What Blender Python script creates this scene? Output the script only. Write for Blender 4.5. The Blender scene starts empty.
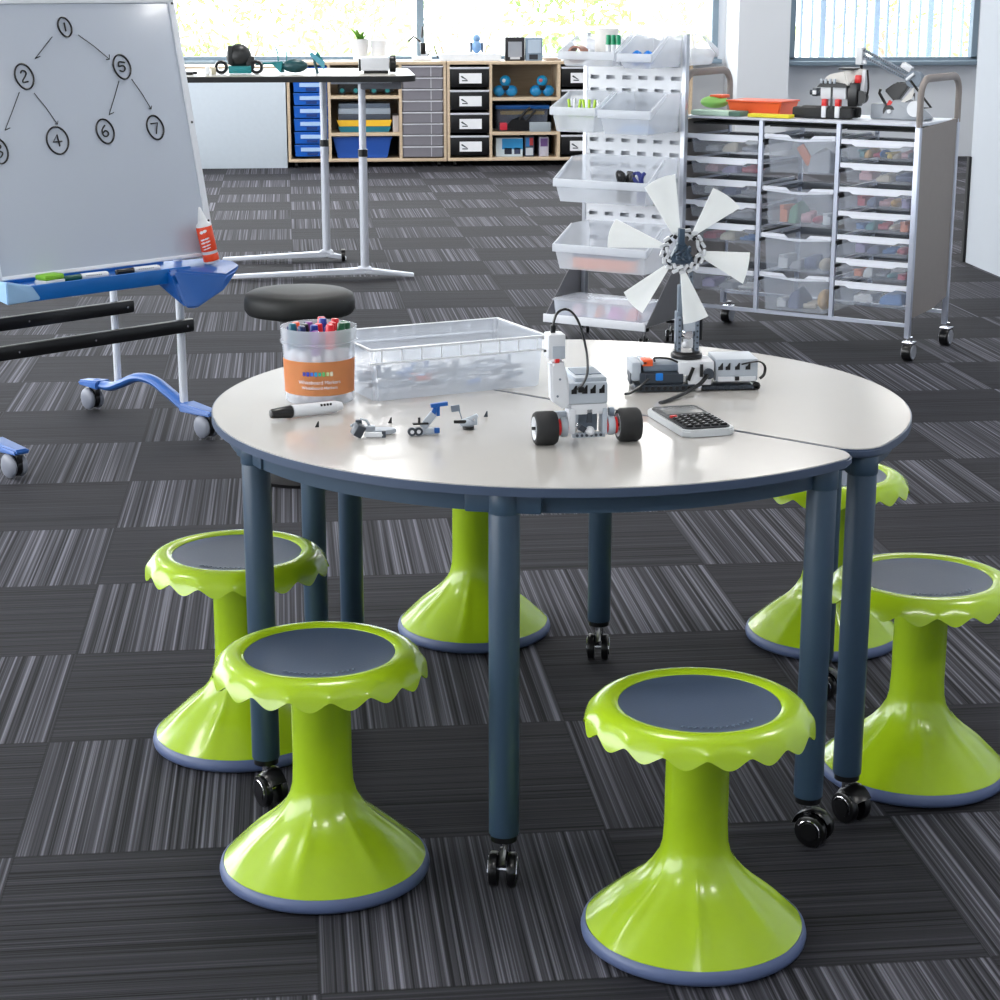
import bpy, bmesh, math, random
from mathutils import Vector, Matrix
R = random.Random(7)
PI = math.pi
sc = bpy.context.scene
COL = sc.collection

# ------------------------------------------------------------------ materials
def lin(c):
    def f(v):
        v = v / 255.0
        return v / 12.92 if v <= 0.04045 else ((v + 0.055) / 1.055) ** 2.4
    return (f(c[0]), f(c[1]), f(c[2]), 1.0)

MATS = {}
def mat(name, c, rough=0.5, metal=0.0, var=0.04, scale=30.0, bump=0.0, coat=0.0, spec=0.5, emit=0.0, sss=0.0):
    if name in MATS: return MATS[name]
    m = bpy.data.materials.new(name); m.use_nodes = True
    nt = m.node_tree; N = nt.nodes; L = nt.links
    b = N['Principled BSDF']
    tc = N.new('ShaderNodeTexCoord')
    nz = N.new('ShaderNodeTexNoise'); nz.inputs['Scale'].default_value = scale; nz.inputs['Detail'].default_value = 3
    L.new(tc.outputs['Object'], nz.inputs['Vector'])
    mx = N.new('ShaderNodeMix'); mx.data_type = 'RGBA'
    col = lin(c)
    mx.inputs[6].default_value = tuple(max(0, v * (1 - var)) for v in col[:3]) + (1,)
    mx.inputs[7].default_value = tuple(min(1, v * (1 + var)) for v in col[:3]) + (1,)
    L.new(nz.outputs['Fac'], mx.inputs[0])
    L.new(mx.outputs[2], b.inputs['Base Color'])
    b.inputs['Roughness'].default_value = rough
    b.inputs['Metallic'].default_value = metal
    b.inputs['Specular IOR Level'].default_value = spec
    if coat: b.inputs['Coat Weight'].default_value = coat; b.inputs['Coat Roughness'].default_value = 0.08
    if bump:
        bp = N.new('ShaderNodeBump'); bp.inputs['Strength'].default_value = bump; bp.inputs['Distance'].default_value = 0.002
        L.new(nz.outputs['Fac'], bp.inputs['Height']); L.new(bp.outputs['Normal'], b.inputs['Normal'])
    if emit:
        b.inputs['Emission Color'].default_value = col; b.inputs['Emission Strength'].default_value = emit
    MATS[name] = m
    return m

def clear(name, c, alpha=0.4, rough=0.25):
    """see-through frosted plastic: part goes straight through, part is a white translucent skin"""
    if name in MATS: return MATS[name]
    m = bpy.data.materials.new(name); m.use_nodes = True
    nt = m.node_tree; N = nt.nodes; L = nt.links
    b = N['Principled BSDF']; b.inputs['Base Color'].default_value = lin(c); b.inputs['Roughness'].default_value = rough
    out = N['Material Output']
    tr = N.new('ShaderNodeBsdfTransparent'); tl = N.new('ShaderNodeBsdfTranslucent'); tl.inputs['Color'].default_value = lin(c)
    nz = N.new('ShaderNodeTexNoise'); nz.inputs['Scale'].default_value = 9
    mr = N.new('ShaderNodeMapRange'); mr.inputs['To Min'].default_value = alpha * 0.88; mr.inputs['To Max'].default_value = min(1, alpha * 1.12)
    tc = N.new('ShaderNodeTexCoord'); L.new(tc.outputs['Object'], nz.inputs['Vector']); L.new(nz.outputs['Fac'], mr.inputs['Value'])
    m1 = N.new('ShaderNodeMixShader'); m1.inputs[0].default_value = 0.4
    L.new(b.outputs[0], m1.inputs[1]); L.new(tl.outputs[0], m1.inputs[2])
    m2 = N.new('ShaderNodeMixShader'); L.new(mr.outputs[0], m2.inputs[0])
    L.new(tr.outputs[0], m2.inputs[1]); L.new(m1.outputs[0], m2.inputs[2]); L.new(m2.outputs[0], out.inputs['Surface'])
    MATS[name] = m
    return m

def carpet():
    m = bpy.data.materials.new('carpet_tiles'); m.use_nodes = True
    nt = m.node_tree; N = nt.nodes; L = nt.links; b = N['Principled BSDF']
    b.inputs['Roughness'].default_value = 0.85; b.inputs['Specular IOR Level'].default_value = 0.25
    def math_(op, a, bb=None):
        n = N.new('ShaderNodeMath'); n.operation = op
        for i, v in enumerate((a, bb)):
            if v is None: continue
            if isinstance(v, (int, float)): n.inputs[i].default_value = v
            else: L.new(v, n.inputs[i])
        return n.outputs[0]
    tc = N.new('ShaderNodeTexCoord'); sp = N.new('ShaderNodeSeparateXYZ')
    mp = N.new('ShaderNodeMapping'); mp.vector_type = 'TEXTURE'; mp.inputs['Location'].default_value = (-0.545, 2.966, 0); mp.inputs['Rotation'].default_value = (0, 0, math.radians(1.1))
    L.new(tc.outputs['Object'], mp.inputs['Vector']); L.new(mp.outputs[0], sp.inputs[0])
    x = sp.outputs[0]; y = sp.outputs[1]
    xs = math_('MULTIPLY', x, 2.0); ys = math_('MULTIPLY', y, 1.985)
    ix = math_('FLOOR', xs); iy = math_('FLOOR', ys)
    par = math_('FLOORED_MODULO', math_('ADD', ix, iy), 2.0)            # 0 = streaked pale tile, 1 = dark tile
    cx = N.new('ShaderNodeCombineXYZ'); L.new(ix, cx.inputs[0]); L.new(iy, cx.inputs[1])
    wn = N.new('ShaderNodeTexWhiteNoise'); wn.noise_dimensions = '3D'; L.new(cx.outputs[0], wn.inputs['Vector'])
    def streak(across, along, fa, fl, seed):
        c = N.new('ShaderNodeCombineXYZ')
        L.new(math_('MULTIPLY', across, fa), c.inputs[0]); L.new(math_('MULTIPLY', along, fl), c.inputs[1])
        L.new(math_('ADD', math_('MULTIPLY', wn.outputs['Value'], 40.0), seed), c.inputs[2])
        n = N.new('ShaderNodeTexNoise'); n.inputs['Scale'].default_value = 1; n.inputs['Detail'].default_value = 2.0; n.inputs['Roughness'].default_value = 0.7
        L.new(c.outputs[0], n.inputs['Vector']); return n.outputs['Fac']
    sA = streak(x, y, 125.0, 0.35, 0.0); sB = streak(y, x, 130.0, 0.6, 9.0)
    fine = N.new('ShaderNodeTexNoise'); fine.inputs['Scale'].default_value = 420; L.new(tc.outputs['Object'], fine.inputs['Vector'])
    def ramp(fac, stops):
        r = N.new('ShaderNodeValToRGB'); e = r.color_ramp.elements
        while len(e) < len(stops): e.new(0.5)
        for k, (p, c) in enumerate(stops): e[k].position = p; e[k].color = lin(c)
        L.new(fac, r.inputs[0]); return r.outputs[0]
    rA = ramp(sA, [(0.36, (22, 22, 27)), (0.43, (56, 56, 62)), (0.52, (74, 74, 81)), (0.59, (108, 108, 116)), (0.68, (140, 140, 151))])
    rB = ramp(sB, [(0.36, (16, 16, 19)), (0.43, (42, 42, 47)), (0.58, (52, 52, 58)), (0.72, (70, 70, 77))])
    mx = N.new('ShaderNodeMix'); mx.data_type = 'RGBA'; L.new(par, mx.inputs[0]); L.new(rA, mx.inputs[6]); L.new(rB, mx.inputs[7])
    # seams between tiles
    def seam(v):
        fr = math_('FRACT', v); return math_('LESS_THAN', math_('MINIMUM', fr, math_('SUBTRACT', 1.0, fr)), 0.006)
    sm = math_('MAXIMUM', seam(xs), seam(ys))
    m2 = N.new('ShaderNodeMix'); m2.data_type = 'RGBA'; L.new(math_('MULTIPLY', sm, 0.6), m2.inputs[0]); L.new(mx.outputs[2], m2.inputs[6]); m2.inputs[7].default_value = lin((25, 25, 29))
    m3 = N.new('ShaderNodeMix'); m3.data_type = 'RGBA'; m3.blend_type = 'MULTIPLY'; m3.inputs[0].default_value = 0.35
    L.new(m2.outputs[2], m3.inputs[6]); L.new(fine.outputs['Color'], m3.inputs[7])
    hs = N.new('ShaderNodeMix'); hs.data_type = 'RGBA'; hs.blend_type = 'MULTIPLY'; hs.inputs[0].default_value = 1
    L.new(m3.outputs[2], hs.inputs[6]); hs.inputs[7].default_value = (CARPET, CARPET, CARPET * 1.04, 1)
    L.new(hs.outputs[2], b.inputs['Base Color'])
    hA = math_('MULTIPLY', math_('SUBTRACT', 1.0, par), sA); hB = math_('MULTIPLY', par, sB)
    bp = N.new('ShaderNodeBump'); bp.inputs['Strength'].default_value = 0.5; bp.inputs['Distance'].default_value = 0.004
    L.new(math_('ADD', hA, hB), bp.inputs['Height']); L.new(bp.outputs['Normal'], b.inputs['Normal'])
    return m
CARPET = 0.76

def woodm(name, c):
    if name in MATS: return MATS[name]
    m = bpy.data.materials.new(name); m.use_nodes = True
    nt = m.node_tree; N = nt.nodes; L = nt.links; b = N['Principled BSDF']; b.inputs['Roughness'].default_value = 0.45
    tc = N.new('ShaderNodeTexCoord'); mp = N.new('ShaderNodeMapping'); mp.inputs['Scale'].default_value = (3, 12, 40)
    nz = N.new('ShaderNodeTexNoise'); nz.inputs['Scale'].default_value = 2; nz.inputs['Detail'].default_value = 4
    L.new(tc.outputs['Object'], mp.inputs[0]); L.new(mp.outputs[0], nz.inputs['Vector'])
    r = N.new('ShaderNodeValToRGB'); r.color_ramp.elements[0].position = 0.3; r.color_ramp.elements[1].position = 0.75
    k = lin(c); r.color_ramp.elements[0].color = (k[0] * 0.85, k[1] * 0.82, k[2] * 0.78, 1); r.color_ramp.elements[1].color = k
    L.new(nz.outputs['Fac'], r.inputs[0]); L.new(r.outputs[0], b.inputs['Base Color'])
    MATS[name] = m
    return m

# ------------------------------------------------------------------ mesh builder
class MB:
    def __init__(s): s.bm = bmesh.new()
    def _mi(s, faces, m):
        for f in faces: f.material_index = m
    def add(s, tb, mtx=None, m=0):
        if mtx is not None: tb.transform(mtx)
        vs = [s.bm.verts.new(v.co) for v in tb.verts]
        tb.verts.index_update()
        for f in tb.faces:
            try: nf = s.bm.faces.new([vs[v.index] for v in f.verts]); nf.material_index = m
            except ValueError: pass
        tb.free(); return s
    def box(s, c, d, rot=None, bev=0.0, m=0):
        tb = bmesh.new(); bmesh.ops.create_cube(tb, size=1.0)
        bmesh.ops.scale(tb, vec=Vector(d), verts=tb.verts)
        if bev > 0: bmesh.ops.bevel(tb, geom=list(tb.edges), offset=min(bev, min(d) * 0.45), segments=2, affect='EDGES', profile=0.6)
        mt = Matrix.Translation(Vector(c))
        if rot is not None: mt = mt @ (Matrix.Rotation(rot, 4, 'Z') if isinstance(rot, (int, float)) else rot)
        return s.add(tb, mt, m)
    def bb(s, x0, x1, y0, y1, z0, z1, bev=0.0, m=0):
        return s.box(((x0 + x1) / 2, (y0 + y1) / 2, (z0 + z1) / 2), (abs(x1 - x0), abs(y1 - y0), abs(z1 - z0)), bev=bev, m=m)
    def cyl(s, p0, p1, r0, r1=None, seg=20, m=0, bev=0.0):
        p0 = Vector(p0); p1 = Vector(p1); r1 = r0 if r1 is None else r1; h = (p1 - p0).length
        q = (p1 - p0).to_track_quat('Z', 'Y').to_matrix().to_4x4()
        if bev > 0: prof = [(0, 0), (r0 - bev, 0), (r0 - bev * .3, bev * .3), (r0, bev), (r1, h - bev), (r1 - bev * .3, h - bev * .3), (r1 - bev, h), (0, h)]
        else: prof = [(0, 0), (r0, 0), (r1, h), (0, h)]
        return s.lathe(prof, seg, m, Matrix.Translation(p0) @ q)
    def lathe(s, prof, seg=32, m=0, mtx=None, fn=None):
        tb = bmesh.new(); rings = []
        for (r, z) in prof:
            if r < 1e-6: rings.append([tb.verts.new((0, 0, z))])
            else:
                row = []
                for k in range(seg):
                    a = 2 * PI * k / seg
                    rr, zz = fn(r, z, a) if fn else (r, z)
                    row.append(tb.verts.new((rr * math.cos(a), rr * math.sin(a), zz)))
                rings.append(row)
        for A, B in zip(rings, rings[1:]):
            for k in range(seg):
                a = A[k % len(A)]; b = A[(k + 1) % len(A)]; c = B[(k + 1) % len(B)]; d = B[k % len(B)]
                v = []
                for q in (a, b, c, d):
                    if q not in v: v.append(q)
                if len(v) > 2: tb.faces.new(v)
        return s.add(tb, mtx, m)
    def path(s, pts, r, seg=8, m=0, flat=None, closed=False):
        pts = [Vector(p) for p in pts]; n = len(pts); tb = bmesh.new(); rings = []; up = None
        for i, p in enumerate(pts):
            a = pts[(i - 1) % n] if (closed or i > 0) else p; b = pts[(i + 1) % n] if (closed or i < n - 1) else p
            t = (b - a).normalized()
            if up is None: up = Vector((0, 0, 1)) if abs(t.z) < 0.9 else Vector((1, 0, 0))
            sd = t.cross(up).normalized(); up = sd.cross(t).normalized()
            ra = r if not flat else flat[0]; rb = r if not flat else flat[1]
            rings.append([tb.verts.new(p + sd * math.cos(2 * PI * k / seg) * ra + up * math.sin(2 * PI * k / seg) * rb) for k in range(seg)])
        pairs = list(zip(rings, rings[1:])) + ([(rings[-1], rings[0])] if closed else [])
        for A, B in pairs:
            for k in range(seg): tb.faces.new((A[k], A[(k + 1) % seg], B[(k + 1) % seg], B[k]))
        if not closed: tb.faces.new(rings[0][::-1]); tb.faces.new(rings[-1])
        return s.add(tb, None, m)
    def prism(s, poly, z0, z1, m=0, mtx=None, bev=0.0):
        tb = bmesh.new()
        A = [tb.verts.new((x, y, z0)) for x, y in poly]; B = [tb.verts.new((x, y, z1)) for x, y in poly]
        tb.faces.new(A[::-1]); tb.faces.new(B); n = len(A)
        for k in range(n): tb.faces.new((A[k], A[(k + 1) % n], B[(k + 1) % n], B[k]))
        if bev: bmesh.ops.bevel(tb, geom=[e for e in tb.edges if abs(e.verts[0].co.z - e.verts[1].co.z) < 1e-6], offset=bev, segments=2, affect='EDGES')
        return s.add(tb, mtx, m)
    def sph(s, c, r, m=0, sc_=(1, 1, 1), seg=16):
        tb = bmesh.new(); bmesh.ops.create_uvsphere(tb, u_segments=seg, v_segments=max(6, seg // 2), radius=r)
        return s.add(tb, Matrix.Translation(Vector(c)) @ Matrix.Diagonal((*sc_, 1)), m)
    def poly(s, pts, m=0):
        f = s.bm.faces.new([s.bm.verts.new(Vector(p)) for p in pts]); f.material_index = m; return s
    def slab(s, pts, t, m=0):
        """extrude a 3-D planar polygon by vector t"""
        t = Vector(t); tb = bmesh.new(); A = [tb.verts.new(Vector(p)) for p in pts]; B = [tb.verts.new(Vector(p) + t) for p in pts]
        tb.faces.new(A[::-1]); tb.faces.new(B); n = len(A)
        for k in range(n): tb.faces.new((A[k], A[(k + 1) % n], B[(k + 1) % n], B[k]))
        return s.add(tb, None, m)
    def hull(s, pts, m=0, bev=0.0):
        tb = bmesh.new(); vs = [tb.verts.new(Vector(p)) for p in pts]
        r = bmesh.ops.convex_hull(tb, input=vs); bmesh.ops.delete(tb, geom=[g for g in r['geom_interior'] if isinstance(g, bmesh.types.BMVert)], context='VERTS')
        bmesh.ops.dissolve_limit(tb, angle_limit=0.02, verts=tb.verts, edges=tb.edges)
        if bev: bmesh.ops.bevel(tb, geom=list(tb.edges), offset=bev, segments=2, affect='EDGES')
        return s.add(tb, None, m)
    def text(s, txt, size, fn, m=0, depth=0.0006):
        cu = bpy.data.curves.new('t', 'FONT'); cu.body = txt; cu.size = size; cu.align_x = 'CENTER'; cu.align_y = 'CENTER'; cu.extrude = depth
        o = bpy.data.objects.new('t', cu); COL.objects.link(o); bpy.context.view_layer.update()
        me = bpy.data.meshes.new_from_object(o.evaluated_get(bpy.context.evaluated_depsgraph_get()))
        tb = bmesh.new(); tb.from_mesh(me); bpy.data.objects.remove(o); bpy.data.curves.remove(cu); bpy.data.meshes.remove(me)
        for v in tb.verts: v.co = fn(v.co.copy())
        return s.add(tb, None, m)
    def build(s, name, mats, parent=None, smooth=35, loc=None, rot=None):
        if not isinstance(mats, (list, tuple)): mats = [mats]
        bmesh.ops.recalc_face_normals(s.bm, faces=s.bm.faces)
        me = bpy.data.meshes.new(name)
        s.bm.to_mesh(me); s.bm.free()
        for m in mats: me.materials.append(m)
        for p in me.polygons: p.use_smooth = True
        me.set_sharp_from_angle(angle=math.radians(smooth))
        o = bpy.data.objects.new(name, me); COL.objects.link(o)
        if parent: o.parent = parent
        if loc is not None: o.location = loc
        if rot is not None: o.rotation_euler = rot if isinstance(rot, (tuple, list)) else (0, 0, rot)
        return o

def tag(o, label, cat, group=None, kind=None):
    if label: o['label'] = label
    if cat: o['category'] = cat
    if group: o['group'] = group
    if kind: o['kind'] = kind
    return o
def thing(name, label, cat, loc=(0, 0, 0), rot=0, group=None):
    o = bpy.data.objects.new(name, None); COL.objects.link(o); o.empty_display_size = 0.05
    o.location = loc; o.rotation_euler = rot if isinstance(rot, (tuple, list)) else (0, 0, rot)
    return tag(o, label, cat, group)
def struct(o):
    o['kind'] = 'structure'; return o
def copy_tree(o, parent=None):
    c = o.copy(); COL.objects.link(c); c.parent = parent
    for ch in list(o.children): copy_tree(ch, c)
    return c

# palette
WALL = mat('painted_wall', (214, 219, 226), 0.8, scale=4, var=0.02)
WALLG = mat('grey_paint', (176, 178, 186), 0.8, scale=4, var=0.02)
CEIL = mat('ceiling_tile', (225, 226, 228), 0.9)
BOARDW = mat('white_laminate', (202, 212, 222), 0.35)
ALU = mat('brushed_aluminium', (190, 194, 202), 0.32, 0.85)
SILV = mat('silver_paint', (196, 200, 210), 0.35, 0.3)
FRAMEG = mat('window_frame_grey', (120, 138, 152), 0.5)
LIME = mat('lime_plastic', (158, 190, 26), 0.26, coat=0.35, var=0.02, scale=6)
SLATE = mat('slate_seat_rubber', (62, 76, 98), 0.5, bump=0.15, scale=300)
SLATEB = mat('slate_base_ring', (84, 98, 134), 0.45)
TOP = mat('cream_laminate', (188, 185, 181), 0.17, coat=0.25, var=0.012, scale=14)
EDGE = mat('slate_edge_band', (66, 80, 104), 0.4)
LEG = mat('slate_powder_coat', (52, 72, 92), 0.38, scale=60)
BLACK = mat('black_plastic', (14, 14, 16), 0.28)
BLACKM = mat('black_rubber', (26, 27, 29), 0.65)
CHROME = mat('chrome', (225, 225, 230), 0.12, 1.0)
WHITE = mat('white_plastic', (216, 219, 224), 0.3)
LG = mat('light_grey_brick', (176, 184, 194), 0.35)
MG = mat('mid_grey_brick', (112, 124, 138), 0.4)
DG = mat('dark_grey_brick', (52, 60, 70), 0.4)
RED = mat('red_plastic', (214, 32, 30), 0.3)
ORANGE = mat('orange_plastic', (238, 96, 44), 0.4)
BLUE = mat('blue_plastic', (0, 96, 176), 0.35)
DBLUE = mat('deep_blue_plastic', (4, 80, 158), 0.35)
PBLUE = mat('steel_blue_plastic', (48, 98, 172), 0.35)
TEAL = mat('teal_plastic', (30, 130, 136), 0.35)
GREEN = mat('green_plastic', (128, 190, 44), 0.5)
YEL = mat('yellow_plastic', (240, 196, 40), 0.4)
MAPLE = woodm('pale_maple', (212, 192, 166))
MAPLEIN = woodm('shelf_interior', (168, 150, 124))
TAUPE = mat('taupe_panel', (138, 130, 126), 0.5)
PAPER = mat('paper', (236, 238, 242), 0.7)
LEAF = mat('leaf_green', (96, 150, 50), 0.6)
SKIN = clear('frosted_plastic', (232, 238, 247), 0.36)
SKIN2 = clear('frosted_bin_plastic', (236, 240, 246), 0.34)
SKIN3 = clear('clear_tray_plastic', (222, 230, 242), 0.17)
VLIP = mat('tray_lip', (226, 230, 240), 0.3)
CAVITY = mat('recess_shade', (22, 22, 26), 0.7)  # near-black colour standing in for shade deep in the storage units

# ------------------------------------------------------------------ room
def room():
    b = MB(); b.bb(-5.0, 7.0, -2.5, 16.3, -0.06, 0.0); struct(b.build('floor', carpet()))
    b = MB(); b.bb(-5.1, 7.1, -2.6, 16.4, 2.9, 3.0); struct(b.build('ceiling', CEIL))
    # back wall with two window openings
    b = MB(); YB = 16.15
    b.bb(-5.0, 3.28, YB, YB + 0.15, 0, 0.81); b.bb(-5.0, 3.28, YB, YB + 0.15, 2.5, 2.9); b.bb(3.28, 3.91, YB, YB + 0.15, 0, 2.9)
    b.bb(3.91, 5.52, YB, YB + 0.15, 0, 0.78); b.bb(3.91, 5.52, YB, YB + 0.15, 2.5, 2.9); b.bb(5.52, 7.0, YB, YB + 0.15, 0, 2.9)
    struct(b.build('wall_back', WALL))
    b = MB(); b.bb(3.364, 3.79, 15.62, YB, 0, 2.9); struct(b.build('trim_1', WALL))
    # window frames
    def window(name, x0, x1, z0, z1, mull):
        b = MB(); t = 0.07
        b.bb(x0, x1, YB - 0.02, YB + 0.08, z0 - 0.03, z0 + 0.015); b.bb(x0, x1, YB - 0.02, YB + 0.08, z1 - 0.05, z1)
        b.bb(x0, x0 + 0.05, YB - 0.02, YB + 0.08, z0, z1); b.bb(x1 - 0.05, x1, YB - 0.02, YB + 0.08, z0, z1)
        for mx in mull: b.bb(mx - 0.03, mx + 0.03, YB - 0.01, YB + 0.08, z0, z1)
        w = struct(b.build(name, FRAMEG))
        g = MB(); g.bb(x0 + 0.04, x1 - 0.04, YB + 0.03, YB + 0.036, z0 + 0.02, z1 - 0.04)
        g.build('pane', clear('window_glass', (240, 246, 250), 0.03, 0.03), w)
        s = MB(); s.bb(x0 - 0.02, x1 + 0.02, YB - 0.12, YB + 0.0, z0 - 0.05, z0 - 0.015, bev=0.004); s.build('window_sill', FRAMEG, w)
    window('window_1', -5.0, 3.30, 0.84, 2.5, (-2.6, 0.81))
    window('window_2', 3.91, 5.535, 0.82, 2.5, ())
    # left wall: a long band of glazing
    b = MB(); XL = -4.6
    b.bb(XL - 0.15, XL, -2.5, 16.3, 0, 0.5); b.bb(XL - 0.15, XL, -2.5, 16.3, 2.6, 2.9)
    b.bb(XL - 0.15, XL, -2.5, -1.6, 0.5, 2.6); b.bb(XL - 0.15, XL, 15.2, 16.3, 0.5, 2.6)
    struct(b.build('wall_left', WALL))
    b = MB()
    for k in range(9): y = -1.6 + 16.8 * k / 8; b.bb(XL - 0.12, XL - 0.04, y - 0.05, y + 0.05, 0.5, 2.6)
    b.bb(XL - 0.12, XL - 0.04, -1.6, 15.2, 0.48, 0.55); b.bb(XL - 0.12, XL - 0.04, -1.6, 15.2, 2.55, 2.62)
    struct(b.build('window_3', FRAMEG))
    b = MB(); b.bb(-5, 7, -2.65, -2.5, 0, 2.9); struct(b.build('wall_front', WALL))
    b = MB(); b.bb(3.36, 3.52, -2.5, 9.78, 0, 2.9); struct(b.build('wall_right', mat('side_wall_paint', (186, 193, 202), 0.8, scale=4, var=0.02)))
    b = MB(); b.bb(3.345, 3.36, 9.765, 9.80, 0, 0.55); struct(b.build('trim_2', BLACKM))  # black strip drawn for the shadow gap at the wall's end, not real trim
    b = MB(); b.bb(6.9, 7.0, 9.0, 16.3, 0, 2.9); b.bb(3.5, 7.0, 9.0, 9.1, 0, 2.9); struct(b.build('wall_recess', WALLG))
    # light panels
    i = 0
    for y in (0.5, 3.6, 6.7, 9.8, 12.9, 14.9):
        for x in ((-2.6, 0.2, 2.4) if y < 9 else (-2.6, 0.2, 2.4, 4.8)):  # extra far-right panels are unseen, added to brighten the back wall and column
            t = thing('ceiling_light', 'square recessed ceiling light panel above the room', 'ceiling light', (x, y, 2.9), group='ceiling light panels')
            b = MB()
            for s in (-1, 1): b.bb(-0.31, 0.31, s * 0.31 - 0.012, s * 0.31 + 0.012, -0.02, 0.0); b.bb(s * 0.31 - 0.012, s * 0.31 + 0.012, -0.31, 0.31, -0.02, 0.0)
            b.build('frame', WHITE, t)
            b = MB(); b.bb(-0.30, 0.30, -0.30, 0.30, -0.012, -0.002); b.build('diffuser', mat('lit_diffuser', (255, 252, 246), 0.5, emit=1.0), t)
            li = bpy.data.lights.new('panel_lamp', 'AREA'); li.shape = 'SQUARE'; li.size = 0.56; li.energy = LAMP; li.color = (1.0, 0.98, 0.95)
            lo = bpy.data.objects.new('panel_lamp', li); COL.objects.link(lo); lo.location = (x, y, 2.885)
    def portal(loc, rot, sx, sy):
        li = bpy.data.lights.new('daylight_portal', 'AREA'); li.shape = 'RECTANGLE'; li.size = sx; li.size_y = sy; li.cycles.is_portal = True
        lo = bpy.data.objects.new('daylight_portal', li); COL.objects.link(lo); lo.location = loc; lo.rotation_euler = rot
    portal((-0.86, 16.32, 1.69), (-PI / 2, 0, 0), 8.2, 1.6)
    portal((4.72, 16.32, 1.67), (-PI / 2, 0, 0), 1.6, 1.6)
    portal((XL - 0.17, 6.8, 1.55), (0, -PI / 2, 0), 2.1, 16.8)
LAMP = 18.0

# ------------------------------------------------------------------ wobble stools
def caster_mesh(b, z, r=0.028, w=0.022, ang=0.0, hub=1, fork=0):
    """twin wheel swivel caster under a leg; wheel bottom at z=0, stem reaching z; material 0 body, 1 bright"""
    ca, sa = math.cos(ang), math.sin(ang)
    def P(x, y, zz): return (x * ca - y * sa, x * sa + y * ca, zz)
    b.cyl(P(0, 0, z - 0.012), P(0, 0, z), 0.022, seg=18)
    b.cyl(P(0, 0, r + 0.01), P(0, 0, z - 0.008), 0.008, seg=10, m=1)
    off = -0.014
    for s in (-1, 1):
        b.cyl(P(s * (w * 0.35), off, r), P(s * w, off, r), r, seg=22, bev=0.003)
        b.cyl(P(s * w, off, r), P(s * (w + 0.002), off, r), r * 0.55, seg=18, m=0)
        for k in range(9):
            a0 = 0.4 + k * 0.33; a1 = a0 + 0.33
            b.cyl(P(s * (w + 0.0012), off + math.cos(a0) * r * .72, r + math.sin(a0) * r * .72), P(s * (w + 0.0012), off + math.cos(a1) * r * .72, r + math.sin(a1) * r * .72), 0.0013, seg=6, m=1)
    b.cyl(P(-w, off, r), P(w, off, r), 0.005, seg=10, m=1)
    pts = [P(0, off + math.cos(a) * (r + 0.005), r + math.sin(a) * (r + 0.005)) for a in [0.2 + k * 0.3 for k in range(9)]]
    b.path(pts, 0.004, seg=8, flat=(w * 0.75, 0.003))
    b.bb(-0.001, 0.001, -0.001, 0.001, r, r + 0.001)

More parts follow.
